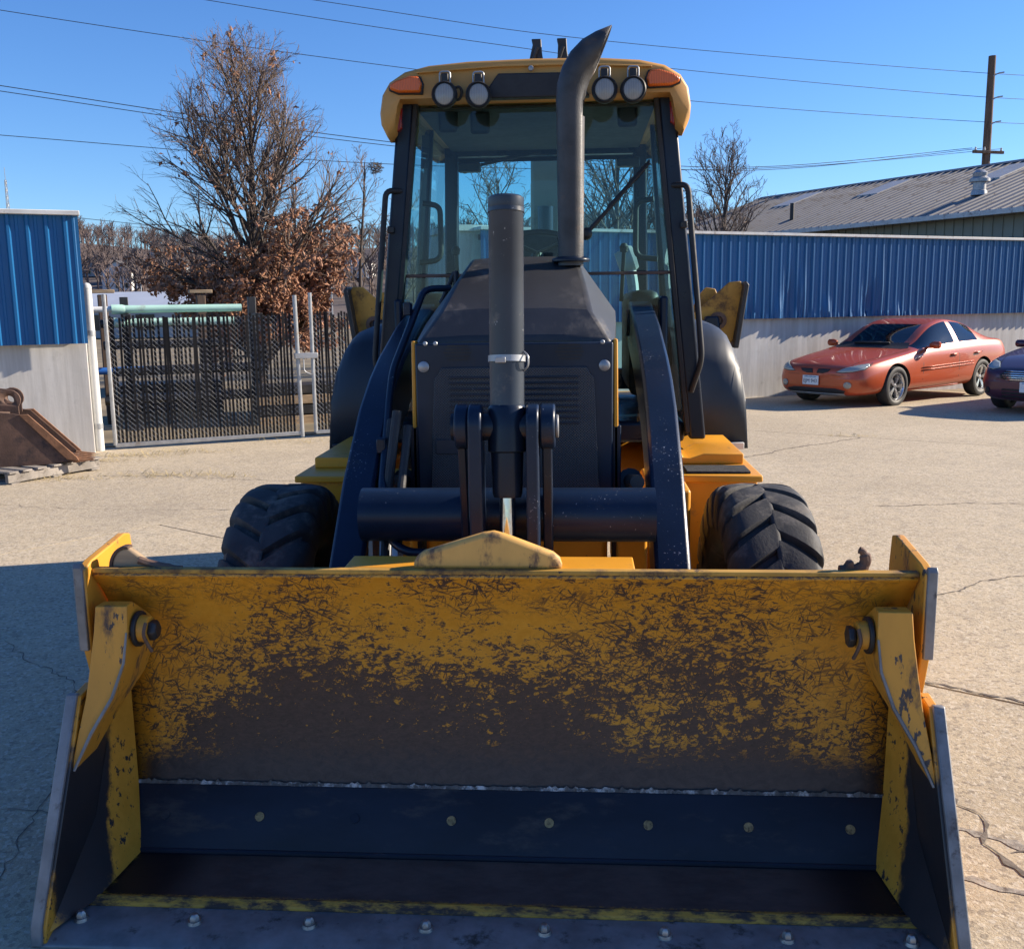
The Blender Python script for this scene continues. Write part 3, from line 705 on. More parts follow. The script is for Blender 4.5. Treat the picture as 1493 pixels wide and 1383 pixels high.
bp(MB().prism([(-.235, .884), (-.228, .915), (-.205, .932), (-.04, .984), (-.01, .988), (.02, .98), (.15, .93), (.168, .915), (.178, .884)], 'y', 2.615, 2.655), 'hinge_guard', 'worn_yellow', .012)
# blade at the foot of the back sheet, a narrower backing rib, bolts
bp(MB().prism([(2.742, .185), (2.716, .192), (2.603, .046), (2.598, .024), (2.632, .018)], 'x', BX-1.118, BX+1.118), 'blade', 'blade_plate', .005)
bp(MB().tube([(BX - 1.116, 2.604, .037), (BX + 1.116, 2.604, .037)], .0095, 10), 'blade_lip', 'blade_plate', 0)
r_c = random.Random(12); rows = []
for k in range(260):
    x = BX - 1.10 + 2.2*k/259; h_ = .003 + (.010 if r_c.random() < .3 else .004)*r_c.random(); rows.append([(x, 2.7125 - .002*r_c.random(), .1905), (x, 2.716 + .003*r_c.random(), .1935 + h_)])
bp(MB().grid(rows), 'chipped_weld', 'weld_chips', 0, 0)
nrm = Vector((0, -.79, .61))
for k in range(8):
    p = Vector((BX - .995 + k*.284, 2.66, .118)) + nrm*.0015
    bp(MB().cyl(p - nrm*.01, p + nrm*.003, .0135, n=14), 'blade_bolt', 'bolt_brass' if k not in (0, 2) else 'blade_plate', 0)
# clam floor, step, cutting edge, plough bolts
bp(MB().prism([(2.70, .0), (2.36, .0), (2.36, .028), (2.60, .030), (2.70, .05)], 'x', BX-1.125, BX+1.125), 'floor_plate', 'floor_wear', .003)
bp(MB().prism([(2.385, .026), (2.350, .022), (2.352, .033), (2.372, .040), (2.386, .036)], 'x', BX-1.115, BX+1.115), 'floor_step', 'step_worn', .003)
bp(MB().prism([(2.355, .0), (2.355, .023), (2.235, .021), (2.203, .008), (2.20, -.001)], 'x', BX-1.168, BX+1.168), 'cutting_edge', 'steel_edge', .004)
for k in range(8):
    x = BX - 1.075 + k*.3035
    b = bp(MB().lathe([(.02, .020), (.024, .019), (.030, .017)], (x, 2.292, 0), 'z', 16), 'bolt_washer', 'bolt_steel', 0)
    bp(MB().lathe([(.026, .0145), (.040, .0135), (.047, .008), (.048, 0)], (x, 2.292, 0), 'z', 6), 'plough_bolt', 'bolt_steel', .001)
for s in (-1, 1):
    # painted corner fillets between floor, blade and clam side
    x = BX + s*1.124
    bp(MB().add([(x, 2.22, .03), (x - s*.055, 2.36, .034), (x - s*.075, 2.60, .036), (x - s*.03, 2.71, .2), (x - s*.02, 2.73, .52), (x, 2.70, .55), (x, 2.5, .2)],
                [(0, 1, 6), (1, 2, 6), (2, 3, 6), (3, 4, 5, 6)]), 'corner_fillet', 'clam_inner', 0)
    xo, xi = BX + s*HW, BX + s*(HW - .024)
    bp(MB().prism([(2.555, .893), (2.60, .910), (2.81, .938), (2.845, .93), (2.86, .84), (2.85, .3), (2.76, .13), (2.72, .18), (2.62, .45), (2.558, .66)], 'x', xi, xo), 'back_side_plate', 'clam_yellow', .004)
    bp(MB().prism([(2.205, .0), (2.212, .05), (2.482, .560), (2.56, .57), (2.67, .36), (2.74, .08), (2.68, .0)], 'x', BX + s*(HW - .022), BX + s*(HW + .004)), 'clam_side_plate', 'clam_inner', .003)
    bp(MB().prism([(2.197, .004), (2.203, .056), (2.473, .568), (2.494, .565), (2.222, .04), (2.222, .004)], 'x', BX + s*(HW - .014), BX + s*(HW + .016)), 'side_cutting_edge', 'steel_edge', .004)
    bp(MB().prism([(2.547, .664), (2.546, .90), (2.556, .914), (2.566, .905), (2.566, .664)], 'x', BX + s*(HW - .02), BX + s*(HW + .006)), 'side_edge', 'steel_edge', .003)
    # swinging clam arm: a box that tapers into the side plate
    st = [(.800, 1.086, 1.000, 2.525, 2.575), (.73, 1.090, .998, 2.512, 2.68), (.65, 1.098, 1.004, 2.495, 2.71), (.56, 1.108, 1.034, 2.475, 2.70), (.47, 1.120, 1.084, 2.44, 2.62), (.38, 1.130, 1.121, 2.405, 2.54)]
    rows = [[(BX + s*a, y0, z), (BX + s*b, y0 + .004, z), (BX + s*(b + .004), y1, z), (BX + s*a, y1, z)] for z, a, b, y0, y1 in st]
    mb = MB().grid(rows, close=True); n = len(rows)*4
    mb.f += [(3, 2, 1, 0), (n-4, n-3, n-2, n-1)]; mb.m += [0, 0]
    arm = bp(mb, 'clam_arm', 'clam_yellow', .007, 30)
    ed = [Vector((BX + s*(b + .001), y0 + .001, z)) for z, a, b, y0, y1 in st[1:]]
    bp(MB().tube(ed, [.003, .004, .005, .005, .004], 6), 'worn_arm_edge', 'steel_edge', 0)
    bp(MB().prism([(2.575 + .05*cos(R(a)), .722 + .05*sin(R(a))) for a in range(0, 360, 20)], 'x', BX + s*.984, BX + s*.996), 'pivot_plate', 'rubber_black', .003)
    bp(MB().cyl((BX + s*.998, 2.575, .722), (BX + s*.958, 2.575, .722), .040, .036, 20), 'pivot_boss', 'clam_yellow', .004)
    bp(MB().lathe([(0, .030), (.014, .030), (.022, .022)], (BX + s*.958 - (s > 0)*.022, 2.575, .718), 'x', 6), 'pivot_nut', 'black_steel', .003)
    bp(MB().tube(smooth_path([(BX + s*.955, 2.54, .75), (BX + s*.96, 2.532, .72), (BX + s*.955, 2.54, .69), (BX + s*.948, 2.55, .665)], 4), .005, 6), 'retaining_wire', 'brown_tint', 0)
    # hooks welded behind the lip
    if s < 0:
        bp(MB().prism([(BX - 1.035 + .045*cos(R(a)), .876 + .062*sin(R(a))) for a in range(80, 181, 10)] + [(BX - 1.08, .86), (BX - .95, .86), (BX - .955, .885), (BX - .985, .905)], 'y', 2.625, 2.65), 'lifting_lug', 'lumber', .006)
        bp(MB().prism([(BX - 1.037 + .051*cos(R(a)), .876 + .068*sin(R(a))) for a in range(80, 181, 10)] + [(BX - 1.088, .86), (BX - 1.078, .86)] + [(BX - 1.035 + .044*cos(R(a)), .876 + .060*sin(R(a))) for a in range(180, 79, -10)], 'y', 2.622, 2.653), 'lug_rim', 'rust_steel', .002)
        bp(MB().tube(smooth_path([(BX - 1.00, 2.625, .905), (BX - .97, 2.63, .893), (BX - .93, 2.63, .884), (BX - .88, 2.63, .880)], 4), [.012]*10 + [.008]*3, 8), 'weld_bead', 'brown_tint', 0)
    else:
        hk = smooth_path([(.925, 2.635, .878), (.975, 2.635, .884), (.992, 2.635, .908), (.985, 2.635, .932), (.975, 2.635, .938)], 5)
        bp(MB().tube([Vector((BX + p.x, p.y, p.z)) for p in hk], [.018]*8 + [.015]*6 + [.010]*7, 10), 'grab_hook', 'rust_steel', 0)
        bp(MB().prism([(.915, .870), (.938, .908), (.950, .910), (.955, .870)], 'y', 2.62, 2.65), 'hook_latch', 'rust_steel', .003)
# bucket rear: knuckles for the links
for s in (-1, 1): bp(MB().prism([(2.79, .30), (2.95, .36), (2.97, .46), (2.92, .55), (2.80, .62)], 'x', s*.50 - .05, s*.50 + .05), 'bucket_ear', 'machine_yellow', .006)

# ---- loader arms
up = [(2.83, .42), (2.87, .62), (2.97, .80), (3.20, 1.03), (3.48, 1.235), (3.66, 1.325), (3.85, 1.395), (4.25, 1.505), (4.75, 1.60)]
upv = [Vector((0, a, b)) for a, b in up]; dn = []
for i, p in enumerate(upv):
    d = (upv[min(i+1, len(upv)-1)] - upv[max(i-1, 0)]).normalized(); nn = Vector((0, d.z, -d.y)); dn.append(p + nn*(.14 + .07*min(1, i/3)))
poly = [(p.y, p.z) for p in upv] + [(p.y, p.z) for p in dn[::-1]]
for s in (-1, 1):
    a = part(MB().prism(poly, 'x', s*.452, s*.562), 'loader_arm', 'black_arm', None, .012, 25)
    part(MB().cyl((s*.44, 4.68, 1.50), (s*.60, 4.68, 1.50), .06, n=18), 'pivot_pin', 'black_steel', a, .004)
    part(MB().cyl((s*.43, 2.92, .47), (s*.59, 2.92, .47), .05, n=18), 'pivot_pin', 'black_steel', a, .004)
    # lift cylinder under the arm
    lc = part(MB().tube([(s*.40, 4.2, .75), (s*.40, 3.45, .98)], .045, 14), 'lift_cylinder', 'black_paint')
    part(MB().tube([(s*.40, 3.45, .98), (s*.41, 3.2, 1.02)], .024, 12), 'rod', 'black_steel', lc)
    part(MB().prism([(4.55, 1.1), (4.55, 1.62), (4.80, 1.62), (4.86, 1.1)], 'x', s*.585, s*.62), 'arm_tower', 'black_paint', None, .01)
xt = part(MB().cyl((-.452, 3.0, .955), (.452, 3.0, .955), .083, n=32), 'cross_tube', 'black_arm')
# ---- tilt cylinder and bellcrank
def cy(z): return 2.865 + (z - 1.2)*.11
cx = .012
tc = part(MB().lathe([(0, .0505), (.56, .0505), (.563, .052), (.598, .052), (.603, .046), (.604, 0)], (0, 0, 0), 'z', 36).xf(Matrix.Translation((cx, cy(1.3), 1.3)) @ Matrix.Rotation(-math.atan(.11), 4, 'X')), 'tilt_cylinder', 'cylinder_paint')
part(MB().lathe([(-.006, .050), (-.006, .0535), (.006, .0535), (.006, .050)], (0, 0, 0), 'z', 36).xf(Matrix.Translation((cx, cy(1.86), 1.86)) @ Matrix.Rotation(-math.atan(.11), 4, 'X')), 'cap_seam', 'cylinder_paint', tc)
part(MB().lathe([(0, .040), (.012, .044), (.13, .0475), (.135, .056), (.19, .057), (.20, .0565), (.26, .056), (.268, .0505)], (0, 0, 0), 'z', 36).xf(Matrix.Translation((cx, cy(1.04), 1.04)) @ Matrix.Rotation(-math.atan(.11), 4, 'X')), 'gland', 'black_paint', tc)
part(MB().cyl((cx, cy(.80), .80), (cx, cy(1.05), 1.05), .0235, n=24), 'rod', 'chrome', tc)
part(MB().lathe([(-.009, .051), (-.009, .0545), (.009, .0545), (.009, .051)], (0, 0, 0), 'z', 36).xf(Matrix.Translation((cx, cy(1.44), 1.44)) @ Matrix.Rotation(-math.atan(.11), 4, 'X')), 'hose_clamp', 'galvanised', tc)
part(MB().box((cx - .014, cy(1.44) - .058, 1.44), (.03, .012, .016)), 'clamp_screw', 'galvanised', tc, .002)
part(MB().tube(round_path([(cx + .05, cy(1.44)-.01, 1.46), (cx + .064, cy(1.44)-.03, 1.45), (cx + .064, cy(1.44)-.03, 1.42), (cx + .05, cy(1.44)-.01, 1.405)], .01), .0028, 6), 'wire_loop', 'galvanised', tc)
def capsule(c0, r0, c1, r1, n=10):
    (y0, z0), (y1, z1) = c0, c1; a = math.atan2(z1-z0, y1-y0)
    P = [(y0 + r0*cos(a + pi/2 + pi*k/n), z0 + r0*sin(a + pi/2 + pi*k/n)) for k in range(n+1)]
    P += [(y1 + r1*cos(a - pi/2 + pi*k/n), z1 + r1*sin(a - pi/2 + pi*k/n)) for k in range(n+1)]
    return P
for s, xa, xb in ((-1, -.096, -.057), (1, .070, .106)):
    part(MB().prism(capsule((2.845, 1.255), .058, (2.855, .80), .05), 'x', xa, xb), 'tilt_link', 'black_arm', None, .006)
for s, xa, xb in ((-1, -.138, -.098), (1, .108, .152)):
    o = part(MB().prism([(2.87 + .066*cos(R(a)), 1.245 + .066*sin(R(a))) for a in range(0, 360, 15)], 'x', xa, xb), 'link_boss', 'black_arm', None, .006)
    part(MB().prism(capsule((2.88, 1.22), .035, (2.97, .78), .04), 'x', xa + .006, xb - .010), 'guide_link', 'black_paint', o, .004)
    part(MB().cyl((xb if s > 0 else xa, 2.87, 1.245), (xb + .010 if s > 0 else xa - .010, 2.87, 1.245), .034, n=18), 'pin_cap', 'steel_edge', o, .003)
part(MB().cyl((-.15, 2.868, 1.245), (.15, 2.868, 1.245), .040, n=20), 'trunnion', 'black_paint')
# hydraulic lines at the left arm
hl = part(MB().tube(round_path([(-.30, 4.10, 1.66), (-.40, 4.05, 1.66), (-.46, 3.62, 1.36), (-.455, 3.5, 1.25), (-.415, 3.12, 1.0), (-.37, 3.0, .875), (-.31, 2.95, .845), (-.14, 2.93, .85)], .06), .014, 12), 'hydraulic_line', 'black_paint')
for pts, rr in (([(-.38, 3.25, 1.25), (-.40, 3.15, 1.0), (-.395, 3.05, .85), (-.39, 2.95, .6)], .016), ([(-.345, 3.25, 1.2), (-.355, 3.12, .98), (-.35, 3.02, .84), (-.35, 2.92, .6)], .014), ([(-.43, 3.4, 1.2), (-.42, 3.25, 1.05), (-.40, 3.2, .8), (-.36, 3.2, .6)], .015)):
    part(MB().tube(smooth_path(pts, 6), rr, 10), 'hydraulic_hose', 'rubber_black')
for x, y, z in ((-.397, 3.06, .86), (-.352, 3.025, .85)): part(MB().cyl((x, y, z), (x + .001, y - .02, z - .05), .021, n=6), 'hose_fitting', 'galvanised', None, .002)
for y, z in ((3.9, 1.58), (3.3, 1.13)): part(MB().box((-.445, y, z), (.03, .05, .05)), 'line_bracket', 'black_paint', None, .004)

# ---- hood and grille
sec = [(3.40, .345, .337, 1.455, .322, 1.476), (3.50, .350, .345, 1.475, .262, 1.572), (3.80, .36, .36, 1.525, .238, 1.682), (4.15, .37, .37, 1.56, .215, 1.775), (4.58, .37, .37, 1.575, .21, 1.792)]
rows = [[(-b, y, .95), (-c, y, zs), (-t_, y, zt), (-t_*.5, y, zt + .008), (t_*.5, y, zt + .008), (t_, y, zt), (c, y, zs), (b, y, .95)] for y, b, c, zs, t_, zt in sec]
mb = MB().grid(rows); n = 8
mb.f += [tuple(range(n)), tuple((len(rows)-1)*n + k for k in range(n-1, -1, -1))]; mb.m += [0, 0]
hood = part(mb, 'hood', 'hood_top', None, .012, 22)
gr = part(MB().box((0, 3.388, 1.208), (.672, .026, .516)), 'grille_panel', 'hood_front', hood, .006)
part(MB().prism([(-.292, .95), (-.272, 1.345), (-.245, 1.385), (.245, 1.385), (.272, 1.345), (.292, .95)], 'y', 3.364, 3.376), 'grille_mesh', 'perforated', hood, .003)
for k in range(9): part(MB().box((0, 3.3625, 1.195 + k*.0195), (.44, .006, .0065)), 'grille_bar', 'black_paint', hood, .001)
part(MB().box((-.20, 3.362, 1.115), (.14, .005, .05)), 'grille_patch', 'hood_front', hood, .002)
for s in (-1, 1):
    for k in range(5): part(MB().box((s*.19, 3.3745, 1.412 + k*.0115), (.095 - .012*abs(k-2), .003, .0055)), 'vent_slot', 'rubber_black', hood)
    kb = part(MB().lathe([(0, .019), (.006, .019), (.010, .014), (.012, 0)], (0, 0, 0), 'z', 20).xf(Matrix.Translation((s*.307, 3.375, 1.388)) @ Matrix.Rotation(pi/2, 4, 'X')), 'latch_knob', 'galvanised', hood)
    part(MB().prism([(s*.342, .92), (s*.358, .92), (s*.352, 1.474), (s*.338, 1.474)], 'y', 3.40, 3.455), 'hood_trim', 'machine_yellow', hood, .004)
    part(MB().box((s*.35, 3.50, .93), (.03, .2, .5)), 'hood_bracket', 'black_paint', hood, .004)
for x in (-.30, -.265, .30): part(MB().lathe([(0, .008), (.004, .006), (.005, 0)], (0, 0, 0), 'z', 10).xf(Matrix.Translation((x, 3.374, 1.466)) @ Matrix.Rotation(pi/2, 4, 'X')), 'screw', 'galvanised', hood)
part(MB().box((0, 3.42, .80), (.52, .06, .30)), 'radiator_screen', 'perforated', None, .004)
# ---- exhaust stack with a curved slash-cut end
path = [Vector((.19, 4.02, 1.74)), Vector((.19, 4.02, 2.30))] + [Vector((.19 + .16*(1 - cos(R(a))), 4.02, 2.36 + .20*sin(R(a)))) for a in (0, 15, 30, 45, 60, 75)] + [Vector((.40, 4.02, 2.585))]
ex = MB().tube(path, [.050, .055, .057, .058, .059, .060, .060, .060, .060], 28)
exo = part(ex, 'exhaust_stack', 'exhaust_metal', None, 0, 50)
bm = bmesh.new(); bm.from_mesh(exo.data)
bmesh.ops.bisect_plane(bm, geom=[f for f in bm.faces if f.calc_center_median().x > .215] + [e for e in bm.edges if e.verts[0].co.x > .205 and e.verts[1].co.x > .205 and e.verts[0].co.z > 2.35] + [v for v in bm.verts if v.co.x > .205 and v.co.z > 2.35], plane_co=(.335, 4.02, 2.60), plane_no=Vector((.93, 0, -.36)), clear_outer=True)
bm.to_mesh(exo.data); bm.free(); exo.data.update()
sm = exo.modifiers.new('s', 'SOLIDIFY'); sm.thickness = .004
part(MB().lathe([(0, .075), (.012, .075), (.02, .055)], (.19, 4.02, 1.755), 'z', 24), 'exhaust_collar', 'black_paint', exo, .003)

# ---- chassis, axle, wheels
part(MB().box((0, 4.9, .72), (.64, 3.0, .46)), 'chassis', 'machine_yellow', None, .015)
part(MB().box((0, 3.46, .62), (.62, .16, .34)), 'front_frame', 'machine_yellow', None, .012)
for s in (-1, 1): part(MB().box((s*.40, 3.35, .72), (.10, .12, .34)), 'front_bracket', 'machine_yellow', None, .01)
part(MB().tube([(-.72, 3.52, .485), (-.35, 3.52, .50), (0, 3.52, .52), (.35, 3.52, .50), (.72, 3.52, .485)], [.075, .085, .11, .085, .075], 16), 'front_axle', 'machine_yellow')
part(MB().tube([(-.7, 5.78, .67), (0, 5.78, .67), (.7, 5.78, .67)], [.13, .16, .13], 16), 'rear_axle', 'machine_yellow')
def tyre_mesh(Rr, Wd, nl, lug_h, hub):
    mb = MB(); h = Wd/2; rb = Rr - lug_h
    prof = [(-h*.62, hub), (-h*.88, hub + .03), (-h*1.0, (hub + rb)/2), (-h*.97, rb - .05), (-h*.82, rb - .012), (-h*.4, rb), (0, rb + .002), (h*.4, rb), (h*.82, rb - .012), (h*.97, rb - .05), (h, (hub + rb)/2), (h*.88, hub + .03), (h*.62, hub)]
    mb.lathe(prof, (0, 0, 0), 'x', 72, True)
    for side in (-1, 1):
        for k in range(nl):
            a0 = 2*pi*(k + (0.5 if side > 0 else 0))/nl; P = []
            st = [(-.06, -.01, .62, .004), (.0, .0, 1.0, 0), (.10, .03, 1.10, 0), (.45, .16, 1.05, 0), (.80, .30, 1.0, .010), (.965, .36, .95, .045), (1.0, .38, .8, .10)]
            st2 = []
            for q in range(len(st)-1):
                a_, b_ = st[q], st[q+1]; z_, c_ = st[max(0, q-1)], st[min(len(st)-1, q+2)]
                for e in range(3):
                    t_ = e/3
                    st2.append(tuple(.5*(2*a_[m_] + (b_[m_]-z_[m_])*t_ + (2*z_[m_]-5*a_[m_]+4*b_[m_]-c_[m_])*t_*t_ + (3*a_[m_]-z_[m_]-3*b_[m_]+c_[m_])*t_**3) for m_ in range(4)))
            st2.append(st[-1])
            for fx, da, wf, dr in st2:
                hwid = .072*wf*.5/Rr*1.55
                x = side*h*fx; ro = Rr - dr; ri = rb - dr - .02 - (.01 if fx > .9 else 0)
                xo = side*h*(fx + (.03 if fx > .9 else 0))
                for f_, rr, xx in ((-1, ri, x), (-.93, ro - .012, xo), (-.80, ro - .002, xo), (0, ro, xo), (.80, ro - .002, xo), (.93, ro - .012, xo), (1, ri, x)):
                    ang = a0 + da*.62 + f_*hwid; P.append((xx, rr*cos(ang), rr*sin(ang)))
            rows = [P[i*7:(i+1)*7] for i in range(len(st2))]
            o = len(mb.v); mb.grid(rows); e = o + (len(st2)-1)*7
            mb.f += [tuple(o + q for q in range(6, -1, -1)), tuple(e + q for q in range(7))]; mb.m += [0, 0]
    return mb.mesh('tyre', ('tyre_rubber',), 48)
def rim_mesh(rh, Wd):
    return MB().lathe([(-.5*Wd, rh + .012), (-.48*Wd, rh - .01), (-.2*Wd, rh - .05), (-.05*Wd, rh*.55), (-.05*Wd, .09), (.08*Wd, .085), (.12*Wd, 0)], (0, 0, 0), 'x', 36).mesh('rim', ('rim_yellow',), 40)
ft, fr_ = tyre_mesh(.475, .30, 21, .028, .235), rim_mesh(.24, .26)
rt, rr_ = tyre_mesh(.67, .40, 24, .034, .34), rim_mesh(.345, .32)
for s in (-1, 1):
    for tm, rm, x, y, z, nm in ((ft, fr_, .858, 3.52, .475, 'front_wheel'), (rt, rr_, .79, 5.78, .67, 'rear_wheel')):
        wh = MB().cyl((-.10, 0, 0), (.10, 0, 0), .09, n=16).build(nm, 'rim_yellow', M, 35, .006, Vector((s*x, y, z)) - MO)
        if nm == 'front_wheel': wh.rotation_euler = (0, 0, R(2))
        a = link('tyre', tm, wh); b = link('rim', rm, wh)
        a.rotation_euler = (R(9 if s > 0 else 21), 0, 0)
        if s < 0: a.rotation_euler = (R(14), 0, pi)
        b.rotation_euler = (0, 0, pi if s > 0 else 0)
# side tanks with step mats, left and right
for s in (-1, 1):
    bx = part(MB().box((s*.795, 4.46, .585), (.30, .86, .62)), 'side_tank', 'machine_yellow', None, .012)
    part(MB().box((s*.80, 4.455, .886), (.322, .90, .028)), 'tank_lid', 'machine_yellow', bx, .006)
    if s > 0: part(MB().box((s*.79, 4.13, .905), (.26, .16, .012)), 'step_mat', 'tread_mat', bx, .004)
    part(MB().prism([(s*.66, .90), (s*.93, .90), (s*.93, .945), (s*.76, .945), (s*.70, .925), (s*.67, .93), (s*.66, .96)], 'y', 4.22 if s < 0 else 4.30, 4.92), 'step_riser', 'machine_yellow', bx, .008)
    part(MB().box((s*.56, 3.95, .70), (.16, .5, .40)), 'side_plate', 'machine_yellow', None, .012)
# fenders
pth = [(5.03, .86), (5.03, 1.10), (5.05, 1.28), (5.13, 1.42), (5.32, 1.485), (5.60, 1.50), (5.95, 1.48), (6.2, 1.38), (6.32, 1.15)]
pv = [Vector((0, a, b)) for a, b in pth]
for s in (-1, 1):
    rows = []
    for i, p in enumerate(pv):
        d = (pv[min(i+1, len(pv)-1)] - pv[max(i-1, 0)]).normalized(); inn = Vector((0, d.z, -d.y))
        fl = min(1.0, max(0, (p.z - 1.15)/.28))
        row = []
        for x, k in ((.69, 0), (.82, 0), (.90, .010), (.955, .032), (.995, .070), (1.022, .13), (1.035, .20)):
            q = p + inn*(k*(.06 + .94*fl)); row.append((s*(x + max(0, 1.40 - q.z)*.07*(x > .8)), q.y, q.z))
        rows.append(row)
    fo = part(MB().grid(rows), 'fender', 'fender_paint', None, 0, 60)
    fo.modifiers.new('s', 'SOLIDIFY').thickness = .02
    part(MB().box((s*.87, 5.03, .875), (.36, .03, .035)), 'fender_edge', 'cap_trim' if s > 0 else 'black_cab', fo, .004)

# ---- cab
def quad_post(p0, p1, wx, wy, name='post', mat='black_cab', parent=None, bev=.012):
    p0, p1 = Vector(p0), Vector(p1); vs = []
    for p in (p0, p1): vs += [p + Vector((a*wx/2, b*wy/2, 0)) for a, b in ((-1, -1), (1, -1), (1, 1), (-1, 1))]
    return part(MB().add(vs, [(3, 2, 1, 0), (4, 5, 6, 7), (0, 1, 5, 4), (1, 2, 6, 5), (2, 3, 7, 6), (3, 0, 4, 7)]), name, mat, parent, bev)
cab = part(MB().box((0, 5.30, 1.0), (1.36, 1.36, .10)), 'cab', 'black_cab', None, .02); cab['label'] = 'glazed operator cab with yellow roof'
for s in (-1, 1):
    quad_post((s*.735, 4.62, .97), (s*.565, 4.62, 2.54), .075, .085, 'front_post', parent=cab)
    quad_post((s*.690, 4.60, 1.0), (s*.522, 4.60, 2.54), .022, .05, 'glass_seal', 'rubber_black', cab, .004)
    quad_post((s*.68, 5.28, 1.0), (s*.575, 5.28, 2.52), .055, .06, 'door_post', parent=cab)
    quad_post((s*.565, 5.92, 1.0), (s*.535, 5.92, 2.54), .075, .08, 'rear_post', parent=cab)
    quad_post((s*.742, 4.67, 1.02), (s*.592, 4.67, 2.50), .016, .022, 'door_seal', 'galvanised', cab, .003)
    # side glazing
    for (ya, yb) in ((4.68, 5.24), (5.32, 5.87)):
        xa, xb = .72 - (ya-4.62)*.075, .72 - (yb-4.62)*.075; ta, tb = .57 - (ya-4.62)*.02, .57 - (yb-4.62)*.02
        mb = MB().add([(s*xa, ya, 1.05), (s*xb, yb, 1.05), (s*tb, yb, 2.50), (s*ta, ya, 2.50)], [(0, 1, 2, 3)])
        part(mb, 'side_window', 'cab_glass', cab, 0, 0)
    part(MB().tube(round_path([(s*.605, 4.585, 2.10), (s*.668, 4.545, 2.10), (s*.742, 4.525, 1.34), (s*.70, 4.57, 1.19)], .05), .013, 12), 'handrail', 'rubber_black', cab)
    part(MB().tube(round_path([(s*.535, 4.74, 2.06), (s*.455, 4.76, 2.05), (s*.455, 4.76, 1.80), (s*.555, 4.74, 1.79)], .05), .013, 12), 'grab_handle', 'rubber_black', cab)
    part(MB().box((s*.628, 4.70, 2.22), (.022, .05, .26), (0, s*R(-6), 0)), 'door_hinge', 'black_steel', cab, .004)
    part(MB().box((s*.672, 4.70, 1.62), (.022, .05, .30), (0, s*R(-6), 0)), 'door_hinge', 'black_steel', cab, .004)
    part(MB().box((s*.655, 4.57, 1.93), (.03, .03, .03)), 'rail_clip', 'black_steel', cab, .004)
# windscreen (upper and lower pane) and rear window
def pane(xb, zb, xt, zt, y, name='windscreen'):
    return part(MB().add([(-xb, y, zb), (xb, y, zb), (xt, y, zt), (-xt, y, zt)], [(0, 1, 2, 3)]), name, 'cab_glass', cab, 0, 0)
def hx(z): return .680 - (z - 1.05)*.108
pane(hx(1.05), 1.05, hx(1.715), 1.715, 4.615); pane(hx(1.735), 1.735, hx(2.50), 2.50, 4.615)
part(MB().box((0, 4.613, 1.725), (2*hx(1.72), .022, .014)), 'pane_joint', 'brown_tint', cab, .003)
pane(.53, 1.2, .505, 2.44, 5.92, 'rear_window')
part(MB().box((0, 5.92, 2.475), (1.08, .07, .10)), 'rear_header', 'black_cab', cab, .008)
part(MB().box((0, 5.92, 1.15), (1.08, .07, .12)), 'rear_sill', 'black_cab', cab, .008)
part(MB().box((0, 4.64, 2.515), (1.08, .06, .05)), 'front_header', 'black_cab', cab, .008)
for s in (-1, 1): part(MB().box((s*.555, 5.27, 2.505), (.06, 1.3, .06)), 'side_header', 'black_cab', cab, .008)
# roof: moulded shell with drooping front cheeks
def roof_ring(y, k, low, top=1.0):
    half = [(0, 2.682), (.28, 2.677), (.45, 2.664), (.555, 2.640), (.622, 2.598), (.655, 2.545), (.668, 2.47), (.664, low + .05), (.640, low), (.612, low + .03), (.598, low + .10 if low < 2.42 else 2.50), (.585, 2.525), (.3, 2.525), (0, 2.525)]
    ring = [(x*k, y, 2.525 + (z - 2.525)*top if z > 2.525 else z) for x, z in half]
    return ring + [(-x, yy, z) for x, yy, z in ring[-2:0:-1]]
rows = [roof_ring(4.46, .985, 2.40, .86), roof_ring(4.475, 1.0, 2.372, .97), roof_ring(4.56, 1.0, 2.360), roof_ring(4.72, 1.0, 2.385), roof_ring(4.90, 1.0, 2.45), roof_ring(5.1, .995, 2.47), roof_ring(5.9, .985, 2.47), roof_ring(6.06, .96, 2.48, .8)]
mb = MB().grid(rows, close=True); n = len(rows[0])
mb.f += [tuple(range(n-1, -1, -1)), tuple((len(rows)-1)*n + k for k in range(n))]; mb.m += [0, 0]
roof = part(mb, 'cab_roof', 'roof_yellow', None, 0, 62)
part(MB().prism([(-.225, 2.515), (-.150, 2.615), (.165, 2.612), (.24, 2.515)], 'y', 4.440, 4.50), 'visor_recess', 'rubber_black', roof, .006)
part(MB().prism([(-.50, 2.625), (-.15, 2.642), (.15, 2.642), (.50, 2.625), (.50, 2.632), (.15, 2.651), (-.15, 2.651), (-.50, 2.632)], 'y', 4.448, 4.47), 'roof_brow', 'roof_yellow', roof, .003)
part(MB().box((0, 5.25, 2.512), (1.06, 1.24, .012)), 'headliner', 'headliner', roof, .003)
part(MB().lathe([(0, .012), (.006, .010), (.008, 0)], (0, 0, 0), 'z', 12).xf(Matrix.Translation((-.01, 4.444, 2.632)) @ Matrix.Rotation(pi/2, 4, 'X')), 'roof_bolt', 'galvanised', roof)
